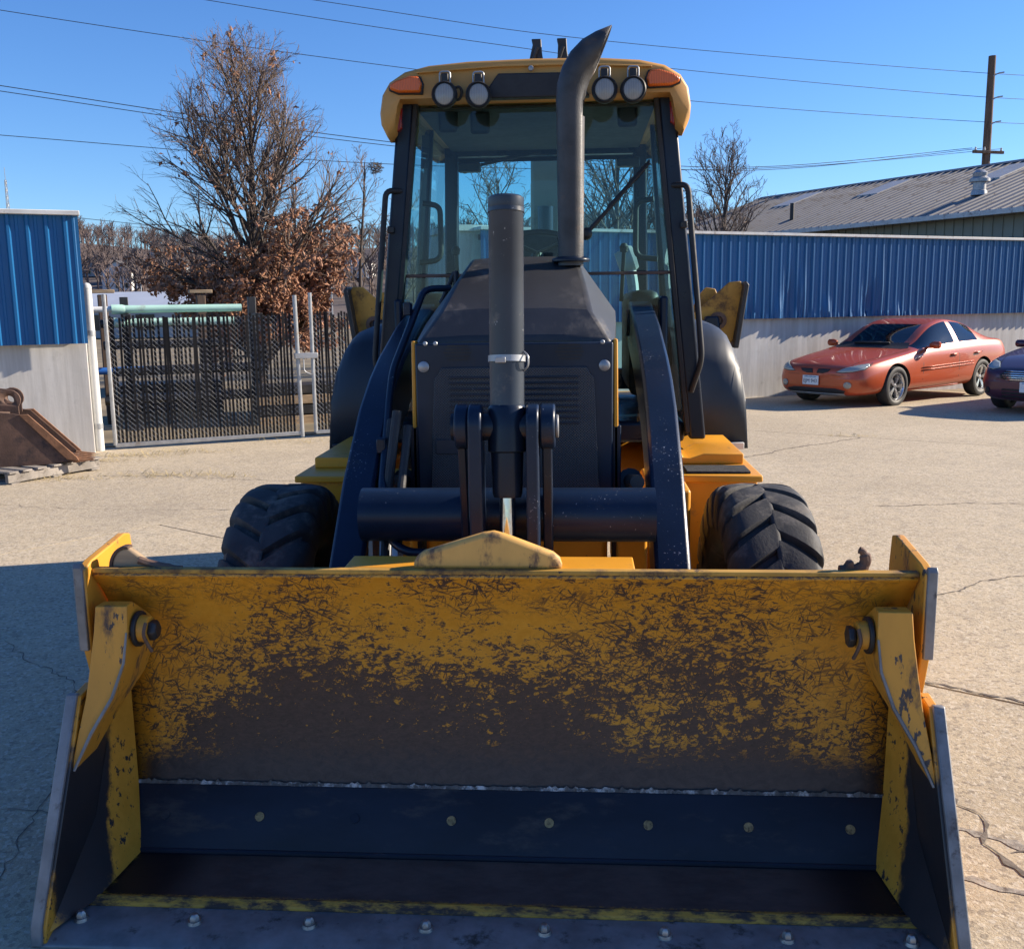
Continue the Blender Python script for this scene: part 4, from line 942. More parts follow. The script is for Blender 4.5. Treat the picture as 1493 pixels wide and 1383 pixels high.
for s in (-1, 1):
    sh = [(.482, 2.545), (.478, 2.582), (.49, 2.610), (.53, 2.612), (.59, 2.594), (.618, 2.576), (.614, 2.560), (.58, 2.547)]
    tl = part(MB().prism([(s*x, z) for x, z in sh], 'y', 4.425, 4.49), 'turn_signal', 'amber_lens', roof, .012)
    part(MB().prism([(s*(x*1.0 + (x-.55)*.10), z + (z-2.583)*.16) for x, z in sh], 'y', 4.447, 4.50), 'lamp_base', 'plastic_black', roof, .004)
    part(MB().prism([(s*.615, 2.40), (s*.60, 2.50), (s*.585, 2.505), (s*.59, 2.42)], 'y', 4.55, 4.8), 'cheek_insert', 'red_lens', roof, .004)  # dark red wedge set inside the drooping roof cheek
for x, z, tw in ((-.375, 2.525, 0), (-.232, 2.520, 12), (.300, 2.527, 0), (.420, 2.525, -4)):
    Mx = Matrix.Translation((x, 4.40, z)) @ Matrix.Rotation(R(tw), 4, 'Z') @ Matrix.Rotation(pi/2 - R(4), 4, 'X')
    # local z looks forward (-Y)
    wl = part(MB().lathe([(-.05, .030), (-.045, .040), (-.01, .054), (.012, .055), (.02, .050), (.012, .046)], (0, 0, 0), 'z', 28).xf(Mx), 'work_light', 'plastic_black', roof)
    part(MB().lathe([(.008, .047), (.016, .042), (.022, .026), (.024, 0)], (0, 0, 0), 'z', 28).xf(Mx @ Matrix.Diagonal((.9, 1.0, 1, 1))), 'light_lens', 'clear_lens', roof)
    part(MB().tube(round_path([(x - .022, 4.42, z + .045), (x - .022, 4.42, z + .098), (x + .022, 4.42, z + .098), (x + .022, 4.42, z + .045)], .012), .004, 6), 'light_bracket', 'galvanised', roof)
    part(MB().box((x, 4.425, z + .07), (.03, .03, .04)), 'light_mount', 'plastic_black', roof, .004)
part(MB().tube(smooth_path([(-.34, 4.43, 2.555), (-.315, 4.425, 2.56), (-.305, 4.43, 2.54), (-.315, 4.435, 2.515), (-.335, 4.44, 2.51)], 4), .006, 6), 'light_cable', 'rubber_black', roof)
# cab interior
seat = part(MB().prism([(4.98, 1.38), (4.98, 1.48), (5.42, 1.46), (5.55, 1.98), (5.64, 1.97), (5.56, 1.38)], 'x', -.22, .24), 'seat', 'seat_fabric', None, .035)
part(MB().box((.01, 5.25, 1.22), (.34, .34, .34)), 'seat_base', 'black_steel', seat, .01)
part(MB().box((0, 4.76, 1.50), (.46, .16, .42), (R(-14), 0, 0)), 'dashboard', 'plastic_black', None, .03)
sw = MB(); ring = [Vector((.18*cos(2*pi*k/24), .18*sin(2*pi*k/24), 0)) for k in range(25)]
sw.tube(ring, .014, 8, False)
for k in range(3): sw.tube([(0, 0, -.03), (.17*cos(k*2.094 + .5), .17*sin(k*2.094 + .5), 0)], .010, 6)
sw.xf(Matrix.Translation((.02, 4.92, 1.86)) @ Matrix.Rotation(R(28), 4, 'X'))
stw = part(sw, 'steering_wheel', 'plastic_black')
part(MB().tube([(.02, 4.94, 1.83), (.02, 4.82, 1.45)], .03, 10), 'steering_column', 'plastic_black', stw)
for s in (-1, 1):
    part(MB().box((s*.50, 5.2, 1.40), (.14, .9, .5)), 'side_console', 'plastic_black', cab, .04)
    part(MB().tube([(s*.40, 5.0, 1.60), (s*.41, 4.96, 1.84)], .010, 8), 'control_lever', 'black_steel', cab)
    part(MB().lathe([(-.02, .0), (-.015, .018), (.01, .022), (.025, .012), (.028, 0)], (s*.41, 4.96, 1.85), 'z', 14), 'lever_knob', 'rubber_black', cab)
sp = part(MB().lathe([(-.05, .055), (.03, .07), (.05, .06), (.055, 0)], (0, 0, 0), 'z', 22).xf(Matrix.Translation((.45, 5.55, 1.82)) @ Matrix.Rotation(R(70), 4, 'Y')), 'round_speaker', 'white_post', cab)
part(MB().tube(smooth_path([(.47, 5.55, 1.78), (.49, 5.55, 1.65), (.48, 5.5, 1.5)], 4), .03, 10), 'speaker_stalk', 'cap_trim', cab)
# wipers
def wiper(p0, p1, y, nm='wiper'):
    a, b = Vector((p0[0], y, p0[1])), Vector((p1[0], y, p1[1]))
    wo = part(MB().tube([a, b], [.010, .006], 8), nm, 'rubber_black', cab)
    part(MB().tube([a.lerp(b, .35) + Vector((0, .012, .012)), b + Vector((0, .012, .012))], .006, 6), 'wiper_blade', 'rubber_black', cab)
    part(MB().lathe([(-.02, .028), (.02, .026), (.03, .012)], (0, 0, 0), 'z', 14).xf(Matrix.Translation(a) @ Matrix.Rotation(pi/2, 4, 'X')), 'wiper_motor', 'plastic_black', cab)
wiper((.225, 1.90), (.505, 2.20), 4.595); wiper((-.46, 2.36), (-.02, 2.44), 5.88)
part(MB().box((-.43, 5.86, 2.36), (.13, .08, .05)), 'wiper_housing', 'plastic_black', cab, .01)
part(MB().box((.47, 5.86, 2.37), (.13, .08, .05)), 'wiper_housing', 'plastic_black', cab, .01)
# mirrors inside the front corners
for x, z in ((-.40, 2.415), (-.255, 2.405), (.41, 2.42)): part(MB().box((x, 4.70, z), (.09, .03, .10)), 'interior_mirror', 'plastic_black', cab, .014)
# small control mast by the hood's left shoulder
part(MB().tube([(-.30, 4.3, 1.63), (-.305, 4.32, 1.735)], .012, 8), 'hood_stay', 'black_steel'); part(MB().tube([(-.37, 4.3, 1.60), (-.31, 4.32, 1.73)], .010, 8), 'hood_stay', 'black_steel')

cab.location.x += .03; roof.location.x += .03; roof.location.z -= .055
# ---- backhoe end: swing frame, folded boom, stabilisers
part(MB().box((0, 6.35, .75), (1.7, .30, .55)), 'rear_frame', 'machine_yellow', None, .015)
part(MB().box((0, 6.62, .85), (.34, .30, .8)), 'swing_frame', 'machine_yellow', None, .03)
bo = part(MB().prism([(6.62, .80), (6.82, .80), (6.84, 1.6), (6.82, 2.55), (6.78, 3.06), (6.62, 3.10), (6.60, 2.5), (6.56, 1.6)], 'x', -.085, .105), 'backhoe_boom', 'boom_paint', None, .02)
part(MB().tube([(.01, 6.56, 1.0), (.01, 6.54, 2.2)], .05, 16), 'boom_cylinder', 'black_paint', bo)
part(MB().prism([(6.86, .7), (7.0, .7), (7.02, 1.9), (6.98, 2.4), (6.88, 2.4), (6.86, 1.9)], 'x', -.10, .12), 'dipper', 'machine_yellow', None, .02)
for x0, lean in ((-.045, -.03), (.115, .03)):
    h = part(MB().prism([(x0 - .06, 3.03), (x0 - .035 + lean*.3, 3.11), (x0 - .022, 3.20), (x0 - .03, 3.235), (x0 + .032, 3.235), (x0 + .036, 3.16), (x0 + .055, 3.03)], 'y', 6.64, 6.70), 'boom_hook', 'black_steel', bo, .006)
    part(MB().tube([(x0 - .03, 6.63, 3.07), (x0 + .01, 6.62, 3.18)], .012, 8), 'hook_spring', 'black_steel', bo)
part(MB().box((.035, 6.67, 3.055), (.26, .10, .06)), 'boom_head', 'black_steel', bo, .008)
for s in (-1, 1):
    sg = part(MB().prism([(s*.60, .62), (s*.75, .55), (s*1.12, 1.36), (s*1.10, 1.50), (s*1.02, 1.50)], 'y', 6.40, 6.54), 'stabiliser', 'black_paint', None, .012)
    pad = [(s*.90, 1.40), (s*.955, 1.52), (s*1.17, 1.71), (s*1.24, 1.715), (s*1.255, 1.68), (s*1.20, 1.34), (s*1.17, 1.31), (s*1.05, 1.36)]
    part(MB().prism(pad, 'y', 6.46, 6.49), 'stabiliser_pad', 'rusty_yellow', sg, .006)
    part(MB().prism([(s*1.255, 1.715), (s*1.278, 1.69), (s*1.222, 1.30), (s*1.19, 1.30)], 'y', 6.36, 6.60), 'pad_rim', 'black_steel', sg, .006)
    part(MB().prism([(s*.90, 1.42), (s*.98, 1.62), (s*1.03, 1.68), (s*1.09, 1.67), (s*1.12, 1.60), (s*1.02, 1.40)], 'y', 6.52, 6.56), 'pad_gusset', 'rusty_yellow', sg, .006)
    part(MB().lathe([(0, .055), (.025, .055), (.03, .03), (.01, .028)], (0, 0, 0), 'z', 20).xf(Matrix.Translation((s*1.10, 6.46, 1.47)) @ Matrix.Rotation(pi/2, 4, 'X')), 'pad_pin', 'brown_tint', sg)
# ------------------------------------------------------------------ cars
def car_shell(paint_name, nose=0.0, hood=0.0):
    # x forward, y left, z up; stations from nose to tail: x, zl, wb, wm, zbelt, ws, zroof, wroof
    N_, T_ = 2.46, -2.50
    st = [(N_, .30, .40, .50, .585, .44, None, None), (2.40, .22, .60, .72, .655, .64, None, None), (2.22, .19, .72, .835, .715, .76, None, None),
          (1.90, .19, .76, .895, .775 + hood, .80, None, None), (1.45, .20, .78, .92, .835 + hood, .82, None, None), (1.05, .20, .79, .925, .885 + hood, .83, None, None),
          (.78, .20, .79, .93, .925 + hood*.5, .84, .955, .70), (.42, .20, .79, .93, .945, .85, 1.165, .655), (.05, .20, .79, .93, .955, .85, 1.345, .615),
          (-.30, .20, .79, .93, .965, .85, 1.405, .60), (-.44, .20, .79, .93, .97, .85, 1.412, .597), (-.52, .20, .79, .93, .972, .85, 1.412, .595), (-.90, .20, .79, .93, .985, .85, 1.385, .585),
          (-1.25, .20, .79, .925, 1.0, .84, 1.315, .575), (-1.62, .20, .78, .92, 1.015, .825, 1.165, .60), (-1.95, .21, .77, .905, 1.02, .80, 1.045, .62), (-2.25, .24, .74, .875, 1.005, .76, None, None),
          (-2.43, .30, .66, .80, .955, .68, None, None), (T_, .42, .52, .64, .84, .54, None, None)]
    rings = []
    for x, zl, wb, wm, zb, ws, zr, wr in st:
        gh = zr is not None
        p5 = (ws, zb)
        if gh: p7 = (wr, zr - .02); p8 = (0, zr); p6 = ((p5[0]+p7[0])/2 + .018, (p5[1]+p7[1])/2)
        else: p6 = (ws*.78, zb + .018); p7 = (ws*.45, zb + .032); p8 = (0, zb + .038)
        p7b = (p7[0] - .055, p7[1] + .010) if gh else (ws*.22, zb + .037)
        half = [(0, zl), (wb, zl), (wm*.975, zl + .12), (wm, zl + .27), (wm*.985, zb - .16), (ws + .035, zb - .045), p5, p6, p7, p7b, p8]
        rings.append([(x, y, z) for y, z in half] + [(x, -y, z) for y, z in half[-2:0:-1]])
    mb = MB(); mb.grid(rings, 0, True); n = len(rings[0]); K = len(rings)
    mb.f += [tuple(range(n)), tuple((K-1)*n + k for k in range(n-1, -1, -1))]; mb.m += [0, 0]
    # glass faces: order of faces is row-major over (station, ring point)
    def fi(i, j): return i*(n-1) + j if j < n-1 else (K-1)*(n-1) + i
    for i in range(K-1):
        x0, x1 = st[i][0], st[i+1][0]
        for j in range(n):
            jj = j if j < 10 else 19 - j
            g = 0
            if jj == 9 and st[i][6] and st[i+1][6]:
                if x0 <= .79 and x1 >= .04: g = 1
                if x0 <= -1.24 and x1 >= -1.96: g = 1
            if jj in (6, 7) and st[i][6] and st[i+1][6]:
                if x0 <= .79 and x1 >= -.445: g = 1
                if x0 <= -.51 and x1 >= -1.26: g = 1
            if g: mb.m[fi(i, j)] = 1
    me = mb.mesh('shell', (paint_name, 'car_glass', 'rubber_black'), 0)
    o = bpy.data.objects.new('shell', me); COL.objects.link(o)
    ss = o.modifiers.new('ss', 'SUBSURF'); ss.levels = 2; ss.render_levels = 2
    cut = MB()
    for x in (1.45, -1.36):
        for s in (-1, 1): cut.lathe([(s*.62, .385), (s*1.2, .385)], (x, 0, .335), 'y', 36)
    cme = cut.mesh('cut', (paint_name, 'car_glass', 'rubber_black'), 0); cme.polygons.foreach_set('material_index', [2]*len(cme.polygons))
    co = bpy.data.objects.new('cut', cme); COL.objects.link(co)
    bo_ = o.modifiers.new('b', 'BOOLEAN'); bo_.object = co; bo_.operation = 'DIFFERENCE'; bo_.solver = 'EXACT'
    dg = bpy.context.evaluated_depsgraph_get(); res = bpy.data.meshes.new_from_object(o.evaluated_get(dg))
    bpy.data.objects.remove(o); bpy.data.objects.remove(co)
    return res
def split_shell(res, parent):
    bm = bmesh.new(); bm.from_mesh(res); bvh = BVHTree.FromBMesh(bm); bm.faces.ensure_lookup_table()
    glassf = [f for f in bm.faces if f.material_index == 1]; seen = set(); islands = []
    for f in glassf:
        if f.index in seen: continue
        stack = [f]; isl = []; seen.add(f.index)
        while stack:
            q = stack.pop(); isl.append(q)
            for e in q.edges:
                for h in e.link_faces:
                    if h.material_index == 1 and h.index not in seen: seen.add(h.index); stack.append(h)
        islands.append(isl)
    def sub(faces, name, mats):
        ids = {}; vs = []; fs = []; ms = []
        for f in faces:
            t_ = []
            for v in f.verts:
                if v.index not in ids: ids[v.index] = len(vs); vs.append(v.co.copy())
                t_.append(ids[v.index])
            fs.append(tuple(t_)); ms.append(f.material_index)
        me = bpy.data.meshes.new(name); me.from_pydata(vs, [], fs)
        for m_ in mats: me.materials.append(MATS[m_])
        if len(mats) > 1: me.polygons.foreach_set('material_index', [0 if m_ == 0 else 1 for m_ in ms])
        me.polygons.foreach_set('use_smooth', [True]*len(fs)); me.set_sharp_from_angle(angle=R(40)); me.update()
        return link(name, me, parent)
    body = sub([f for f in bm.faces if f.material_index != 1], 'body', (res.materials[0].name, 'rubber_black'))
    for isl in islands:
        c = sum((f.calc_center_median() for f in isl), Vector())/len(isl)
        nm = 'windscreen' if c.x > .2 and abs(c.y) < .2 else 'rear_screen' if c.x < -1.2 and abs(c.y) < .2 else 'side_window'
        sub(isl, nm, ('car_glass',))
    bm.free(); return body, bvh
def patch(bvh, poly, view, off, name, mat, parent, cuts=5, thick=True):
    # outline seen along `view` laid onto the body as a thin fitted plate; poly holds (u, z)
    bm = bmesh.new(); d = Vector(view).normalized()
    side = abs(d.y) > .9; top = abs(d.z) > .9
    vs = []
    for u, z in poly: vs.append(bm.verts.new((u, z, 0) if top else (u, 0, z) if side else (0, u, z)))
    f = bm.faces.new(vs)
    bmesh.ops.triangulate(bm, faces=[f]); bmesh.ops.subdivide_edges(bm, edges=bm.edges[:], cuts=cuts, use_grid_fill=True)
    bmesh.ops.triangulate(bm, faces=bm.faces[:])
    for v in bm.verts:
        o_ = v.co - d*4; hit, nn, i, dist = bvh.ray_cast(o_, d)
        if hit is None:
            hit, nn, i, dist = bvh.find_nearest(v.co - d*1.5)
        v.co = hit - d*off
    me = bpy.data.meshes.new(name); bmesh.ops.recalc_face_normals(bm, faces=bm.faces[:]); bm.to_mesh(me); bm.free()
    me.materials.append(MATS[mat]); me.polygons.foreach_set('use_smooth', [True]*len(me.polygons)); me.update()
    o = link(name, me, parent)
    if thick: so = o.modifiers.new('s', 'SOLIDIFY'); so.thickness = max(.012, off*2); so.offset = 0
    return o
def text_mesh(txt, size, name, mat, parent, Mx, th=.001):
    cu = bpy.data.curves.new(name, 'FONT'); cu.body = txt; cu.size = size; cu.align_x = 'CENTER'; cu.align_y = 'CENTER'; cu.extrude = th; cu.resolution_u = 3
    to = bpy.data.objects.new('tmp', cu); COL.objects.link(to)
    dg = bpy.context.evaluated_depsgraph_get(); me = bpy.data.meshes.new_from_object(to.evaluated_get(dg)); bpy.data.objects.remove(to)
    me.transform(Mx); me.materials.clear(); me.materials.append(MATS[mat]); me.name = name
    return link(name, me, parent)
paint('plate_white', (.70, .74, .76), .4, .04, 8); paint('plate_ink', (.03, .05, .10), .5, .1, 8); paint('plate_blue', (.12, .28, .42), .5, .1, 8)
TY = MB().lathe([(-.085, .225), (-.105, .245), (-.112, .285), (-.100, .322), (-.07, .334), (.07, .334), (.100, .322), (.112, .285), (.105, .245), (.085, .225)], (0, 0, 0), 'y', 44, True).mesh('tyre', ('rubber_black',), 50)
def rim5():
    mb = MB().lathe([(-.09, .222), (-.085, .232), (.085, .232), (.098, .226), (.098, .212), (.075, .200), (.02, .190), (-.09, .19)], (0, 0, 0), 'y', 40, True)
    mb.lathe([(.02, .0), (.062, .0), (.066, .03), (.06, .045), (.02, .05)], (0, 0, 0), 'y', 20)
    for k in range(5):
        a = 2*pi*k/5
        def P(r, t, y): return (r*sin(a + t), y, r*cos(a + t))
        mb.add([P(.03, -.55, .058), P(.03, .55, .058), P(.11, .24, .075), P(.205, .20, .085), P(.205, -.20, .085), P(.11, -.24, .075), P(.03, -.55, .03), P(.03, .55, .03), P(.11, .24, .04), P(.205, .20, .05), P(.205, -.20, .05), P(.11, -.24, .04)],
               [(0, 1, 2, 5), (5, 2, 3, 4), (7, 1, 0, 6), (1, 7, 8, 2), (2, 8, 9, 3), (4, 10, 11, 5), (5, 11, 6, 0), (3, 9, 10, 4)])
    return mb.mesh('rim', ('alloy',), 35)
RIM = rim5(); DISC = MB().lathe([(-.02, 0), (-.02, .15), (-.01, .15), (-.01, 0)], (0, 0, 0), 'y', 24).mesh('brake_disc', ('black_steel',), 30)
def make_car(label, loc, rz, paint_name, plate, kind):
    t = thing('parked_car', label, 'car', loc, rz, 'cars parked by the blue wall')
    res = car_shell(paint_name, hood=.05 if kind == 'plum' else 0)
    body, bvh = split_shell(res, t); FR = (-1, 0, 0)
    for x in (1.45, -1.36):
        for s in (-1, 1):
            wh = MB().cyl((0, -.06, 0), (0, .06, 0), .05, n=12).build('wheel', 'black_steel', t, off=(x, s*.80, .335))
            wh.rotation_euler = (0, R(rng.uniform(0, 70)), 0 if s > 0 else pi)
            link('tyre', TY, wh); link('rim', RIM, wh); link('brake_disc', DISC, wh)
    def mir(poly, s): return [(s*u, z) for u, z in poly]
    DN = (0, 0, -1)
    patch(bvh, [(.66, -.62), (.84, -.70), (.93, -.62), (.98, 0), (.93, .62), (.84, .70), (.66, .62), (.72, 0)], DN, .003, 'cowl', 'plastic_black', t, 4, False)
    for s in (-1, 1):
        patch(bvh, [(2.28, s*.56), (1.6, s*.70), (.9, s*.745), (.9, s*.757), (1.6, s*.712), (2.28, s*.572)], DN, .002, 'hood_gap', 'rubber_black', t, 4, False)
        patch(bvh, [(.76, s*.08 - .30), (.75, s*.08 + .22), (.735, s*.08 + .22), (.745, s*.08 - .30)], DN, .02, 'wiper', 'rubber_black', t, 3)
        hl_ = [(.40, .605), (.52, .665), (.66, .712), (.765, .735), (.79, .70), (.77, .645), (.66, .615), (.50, .598)] if kind == 'copper' else [(.52, .70), (.62, .77), (.76, .80), (.80, .74), (.76, .69), (.62, .675)]
        cxh, czh = sum(p[0] for p in hl_)/len(hl_), sum(p[1] for p in hl_)/len(hl_)
        patch(bvh, mir([(cxh + (u - cxh)*1.08, czh + (z - czh)*1.2) for u, z in hl_], s), FR, .002, 'headlight_surround', 'rubber_black', t, 5, False)
        patch(bvh, mir([(.30, .545), (.82, .56), (.82, .566), (.30, .551)], s), FR, .0015, 'bumper_gap', 'rubber_black', t, 4, False)
        if kind == 'copper':
            patch(bvh, mir([(.40, .605), (.52, .665), (.66, .712), (.765, .735), (.79, .70), (.77, .645), (.66, .615), (.50, .598)], s), FR, .006, 'headlight', 'head_lens', t)
            patch(bvh, mir([(.035, .575), (.06, .645), (.29, .645), (.245, .60), (.15, .572)], s), FR, .004, 'grille', 'rubber_black', t)
            patch(bvh, [(s*.60 + .062*cos(R(a)), .395 + .055*sin(R(a))) for a in range(0, 360, 30)], FR, .008, 'fog_lamp', 'clear_lens', t, 2)
            for z0, z1 in ((.565, .578), (.61, .621)): patch(bvh, [(-1.0, z0 + .04), (.75, z0), (.75, z1), (-1.0, z1 + .04)], (0, -s, 0), .008, 'door_moulding', paint_name, t, 4)
        else:
            patch(bvh, mir([(.52, .70), (.62, .77), (.76, .80), (.80, .74), (.76, .69), (.62, .675)], s), FR, .006, 'headlight', 'head_lens', t)
            patch(bvh, [(s*.66 + .04*cos(R(a)), .36 + .05*sin(R(a))) for a in range(0, 360, 30)], FR, .005, 'fog_recess', 'rubber_black', t, 2)
        for x in (.70, -.48, -1.30): patch(bvh, [(x, .28), (x + .012, .28), (x - .01, .93), (x - .022, .93)], (0, -s, 0), .0015, 'door_gap', 'rubber_black', t, 4, False)
        for x in (-.30, -1.12): patch(bvh, [(x - .09, .785), (x + .09, .78), (x + .09, .81), (x - .09, .815)], (0, -s, 0), .016, 'door_handle', paint_name, t, 2)
        patch(bvh, [(-1.0, .215), (1.0, .205), (1.0, .26), (-1.0, .27)], (0, -s, 0), .01, 'sill', paint_name, t, 4)
        mr = MB().lathe([(-.10, .0), (-.09, .045), (-.02, .075), (.07, .07), (.09, .05)], (0, 0, 0), 'y', 18).xf(Matrix.Translation((.50, s*1.0, .985)) @ Matrix.Diagonal((.75, s, .85, 1))).build('door_mirror', paint_name, t)
        MB().box((.50, s*.90, .945), (.06, .12, .035)).build('mirror_arm', paint_name, mr, bev=.008)
        patch(bvh, mir([(.42, .80), (.68, .82), (.72, .92), (.45, .93)], s), (1, 0, 0), .006, 'tail_light', 'red_lens', t)
    if kind == 'copper':
        patch(bvh, [(-.52, .255), (.52, .255), (.56, .30), (.40, .335), (-.40, .335), (-.56, .30)], FR, .004, 'lower_intake', 'rubber_black', t)
        patch(bvh, [(-.50, .215), (.50, .215), (.52, .25), (-.52, .25)], FR, .008, 'air_dam', 'galvanised', t)
    else:
        patch(bvh, [(-.44, .545), (-.30, .515), (.30, .515), (.44, .545), (.47, .60), (.38, .665), (-.38, .665), (-.47, .60)], FR, .004, 'grille', 'rubber_black', t)
        for k in range(5): patch(bvh, [(-.42 + .02*abs(k-2), .528 + k*.030), (.42 - .02*abs(k-2), .528 + k*.030), (.42 - .02*abs(k-2), .540 + k*.030), (-.42 + .02*abs(k-2), .540 + k*.030)], FR, .014, 'grille_bar', 'chrome', t, 4)
        for k in range(3): patch(bvh, [(-.42, .27 + k*.05), (.42, .27 + k*.05), (.42, .295 + k*.05), (-.42, .295 + k*.05)], FR, .005, 'lower_slot', 'rubber_black', t, 4)
    # number plate
    hit = bvh.ray_cast(Vector((5, 0, .46)), Vector((-1, 0, 0)))[0]; px_, pz_ = hit.x + .025, (.455 if kind == 'copper' else .43)
    Mx = Matrix.Translation((px_, -.06 if kind == 'copper' else 0, pz_)) @ Matrix.Rotation(pi/2, 4, 'Z') @ Matrix.Rotation(pi/2, 4, 'X')
    pl = MB().box((0, 0, 0), (.305, .155, .02)).xf(Mx).build('number_plate', 'plate_white', t, bev=.008)
    text_mesh(plate, .088, 'plate_lettering', 'plate_ink', pl, Mx @ Matrix.Translation((0, -.012, .0112)) @ Matrix.Diagonal((.92, 1, 1, 1)))
    MB().prism([(-.12, .048), (.12, .048), (.12, .060), (.09, .066), (.05, .060), (.02, .068), (-.03, .060), (-.07, .067), (-.12, .060)], 'z', .0102, .0112).xf(Mx).build('plate_band', 'plate_blue', pl)
    # cabin
    MB().box((-.25, 0, .52), (2.3, 1.35, .35)).build('cabin_floor', 'seat_fabric', t, bev=.04)
    MB().box((.55, 0, .84), (.35, 1.3, .14)).build('dashboard', 'plastic_black', t, bev=.04)
    for s in (-1, 1):
        st_ = MB().prism([(.05, .62), (.05, .74), (-.38, .70), (-.58, 1.15), (-.68, 1.13), (-.52, .62)], 'y', s*.36 - .23, s*.36 + .23).build('front_seat', 'seat_fabric', t, bev=.04)
        MB().box((-.66, s*.36, 1.22), (.09, .24, .15), (0, R(-12), 0)).build('headrest', 'seat_fabric', st_, bev=.03)
    MB().prism([(-1.0, .62), (-1.0, .74), (-1.3, .72), (-1.5, 1.08), (-1.6, 1.08), (-1.5, .62)], 'y', -.6, .6).build('rear_seat', 'seat_fabric', t, bev=.04)
    sw_ = MB(); sw_.tube([Vector((.17*cos(2*pi*k/20), .17*sin(2*pi*k/20), 0)) for k in range(21)], .014, 6, False)
    sw_.xf(Matrix.Translation((.30, .36, .90)) @ Matrix.Rotation(R(-65), 4, 'Y')).build('steering_wheel', 'plastic_black', t)
    return t
make_car('copper orange sedan parked along the concrete base of the blue wall', (5.95, 18.47, gz(18.3)), R(270-48), 'copper_paint', 'EJM 943', 'copper')
make_car('dark plum sedan with chrome barred grille parked beside the copper orange one', (8.62, 16.80, gz(16.6)), R(270-46), 'plum_paint', 'KUZ', 'plum')
# ------------------------------------------------------------------ metal building behind the long wall
bt = thing('metal_building', 'grey metal roofed building with pale siding behind the long blue wall', 'building', (11.25, 26.22, gz(30)), R(-59.07))
zo = -gz(30)
XF, XN, RY, EZ, RZ = -16.4, 2.52, 5.8, 3.8 + zo, 5.72 + zo
MB().box(((XF+XN)/2 + .2, .36, EZ/2), (XN-XF-.6, .12, EZ)).build('wall', 'tan_siding', bt)
MB().prism([(.3, 0), (2*RY-.3, 0), (2*RY-.3, EZ-.02), (RY, RZ-.1), (.3, EZ-.02)], 'x', XF + .3, XF + .4).build('gable_wall', 'tan_siding', bt)
MB().prism([(.3, 0), (2*RY-.3, 0), (2*RY-.3, EZ-.02), (RY, RZ-.1), (.3, EZ-.02)], 'x', XN - .4, XN - .3).build('gable_wall', 'tan_siding', bt)
for k in range(int((XN-XF-1)/.3)): MB().box((XF + .6 + k*.3, .29, EZ/2), (.05, .03, EZ-.1)).build('siding_rib', 'tan_siding', bt) if k > 28 else None
pw = .946; npan = 20
def roof_panel():
    pr = []
    for k in range(3):
        x = k*pw/3; pr += [(x, 0), (x + .05, .0), (x + .075, .035), (x + .115, .035), (x + .14, 0), (x + .24, .0)]
    pr.append((pw + .02, 0)); rows = []
    for q in range(2):
        y, z = (-.15, EZ - .05) if q == 0 else (RY, RZ)
        rows.append([(x, y, z + h) for x, h in pr])
    return MB().grid(rows).mesh('roof_panel', ('grey_roof',), 0, False)
RP = roof_panel()
for k in range(npan): link('roof_panel', RP, bt, (XF + k*pw, 0, .003*(k % 2)))
MB().add([(XF, RY, RZ), (XN, RY, RZ), (XN, 2*RY, EZ), (XF, 2*RY, EZ)], [(0, 1, 2, 3)]).build('rear_roof', 'grey_roof', bt)
MB().prism([(RY-.2, RZ-.03), (RY, RZ+.06), (RY+.2, RZ-.03)], 'x', XF, XN).build('ridge_cap', 'grey_roof', bt)
MB().box(((XF+XN)/2, -.18, EZ-.10), (XN-XF, .12, .13)).build('gutter', 'cap_trim', bt, bev=.01)
sl_ = (RZ-EZ)/(RY)
def on_roof(x, f): return Vector((x, RY*f, EZ + (RZ-EZ)*f))
for x in (-13.2, -9.0, -4.4, .2):
    a, b = on_roof(x, .62), on_roof(x, .90)
    MB().add([a + Vector((0, 0, .05)), a + Vector((.9, 0, .05)), b + Vector((.9, 0, .05)), b + Vector((0, 0, .05)), a + Vector((0, 0, .0)), a + Vector((.9, 0, 0)), b + Vector((.9, 0, 0)), b + Vector((0, 0, 0))],
             [(0, 1, 2, 3), (0, 4, 5, 1), (1, 5, 6, 2), (2, 6, 7, 3), (3, 7, 4, 0)]).build('skylight', 'skylight', bt)
p = on_roof(-2.7, .30)
v_ = MB().lathe([(0, .22), (.12, .20), (.14, .17), (.34, .17), (.36, .27), (.44, .27), (.50, .18), (.60, .20), (.68, .10), (.70, 0)], p, 'z', 22).build('roof_ventilator', 'galvanised', bt)
p = on_roof(-9.6, .22); MB().cyl(p, p + Vector((0, 0, .55)), .07, n=14).build('flue_pipe', 'black_steel', bt)

# ------------------------------------------------------------------ utility pole and wires
up_ = thing('utility_pole', 'brown wooden utility pole behind the grey roofed building', 'utility pole', (17.45, 45, gz(45)))
MB().tube([(0, 0, 0), (0, 0, 6), (-.02, 0, 11.8)], [.20, .175, .15], 14).build('pole', 'pole_wood', up_)
ca = MB().box((0, -.18, 7.93), (1.55, .10, .12), (0, 0, R(20))).build('crossarm', 'pole_wood', up_, bev=.01)
for x in (-.65, -.2, .65): MB().lathe([(0, .03), (.05, .05), (.08, .03), (.12, .045), (.16, 0)], (x*.94, -.18 + x*.34, 7.98), 'z', 12).build('insulator', 'cap_trim', up_)
for z in (11.1, 10.15, 9.16):
    MB().tube([(0, -.12, z - .12), (.22, -.2, z - .02), (.42, -.22, z)], [.03, .025, .03], 8).build('insulator_arm', 'galvanised', up_)
def wire(label, pts, r=.011):
    P = smooth_path(pts, 8); z0 = P[0]
    t_ = MB().tube([p - P[0] for p in P], r, 5, False).build('power_line', 'wire', None, off=P[0]); tag(t_, label, 'power line', 'overhead power lines')
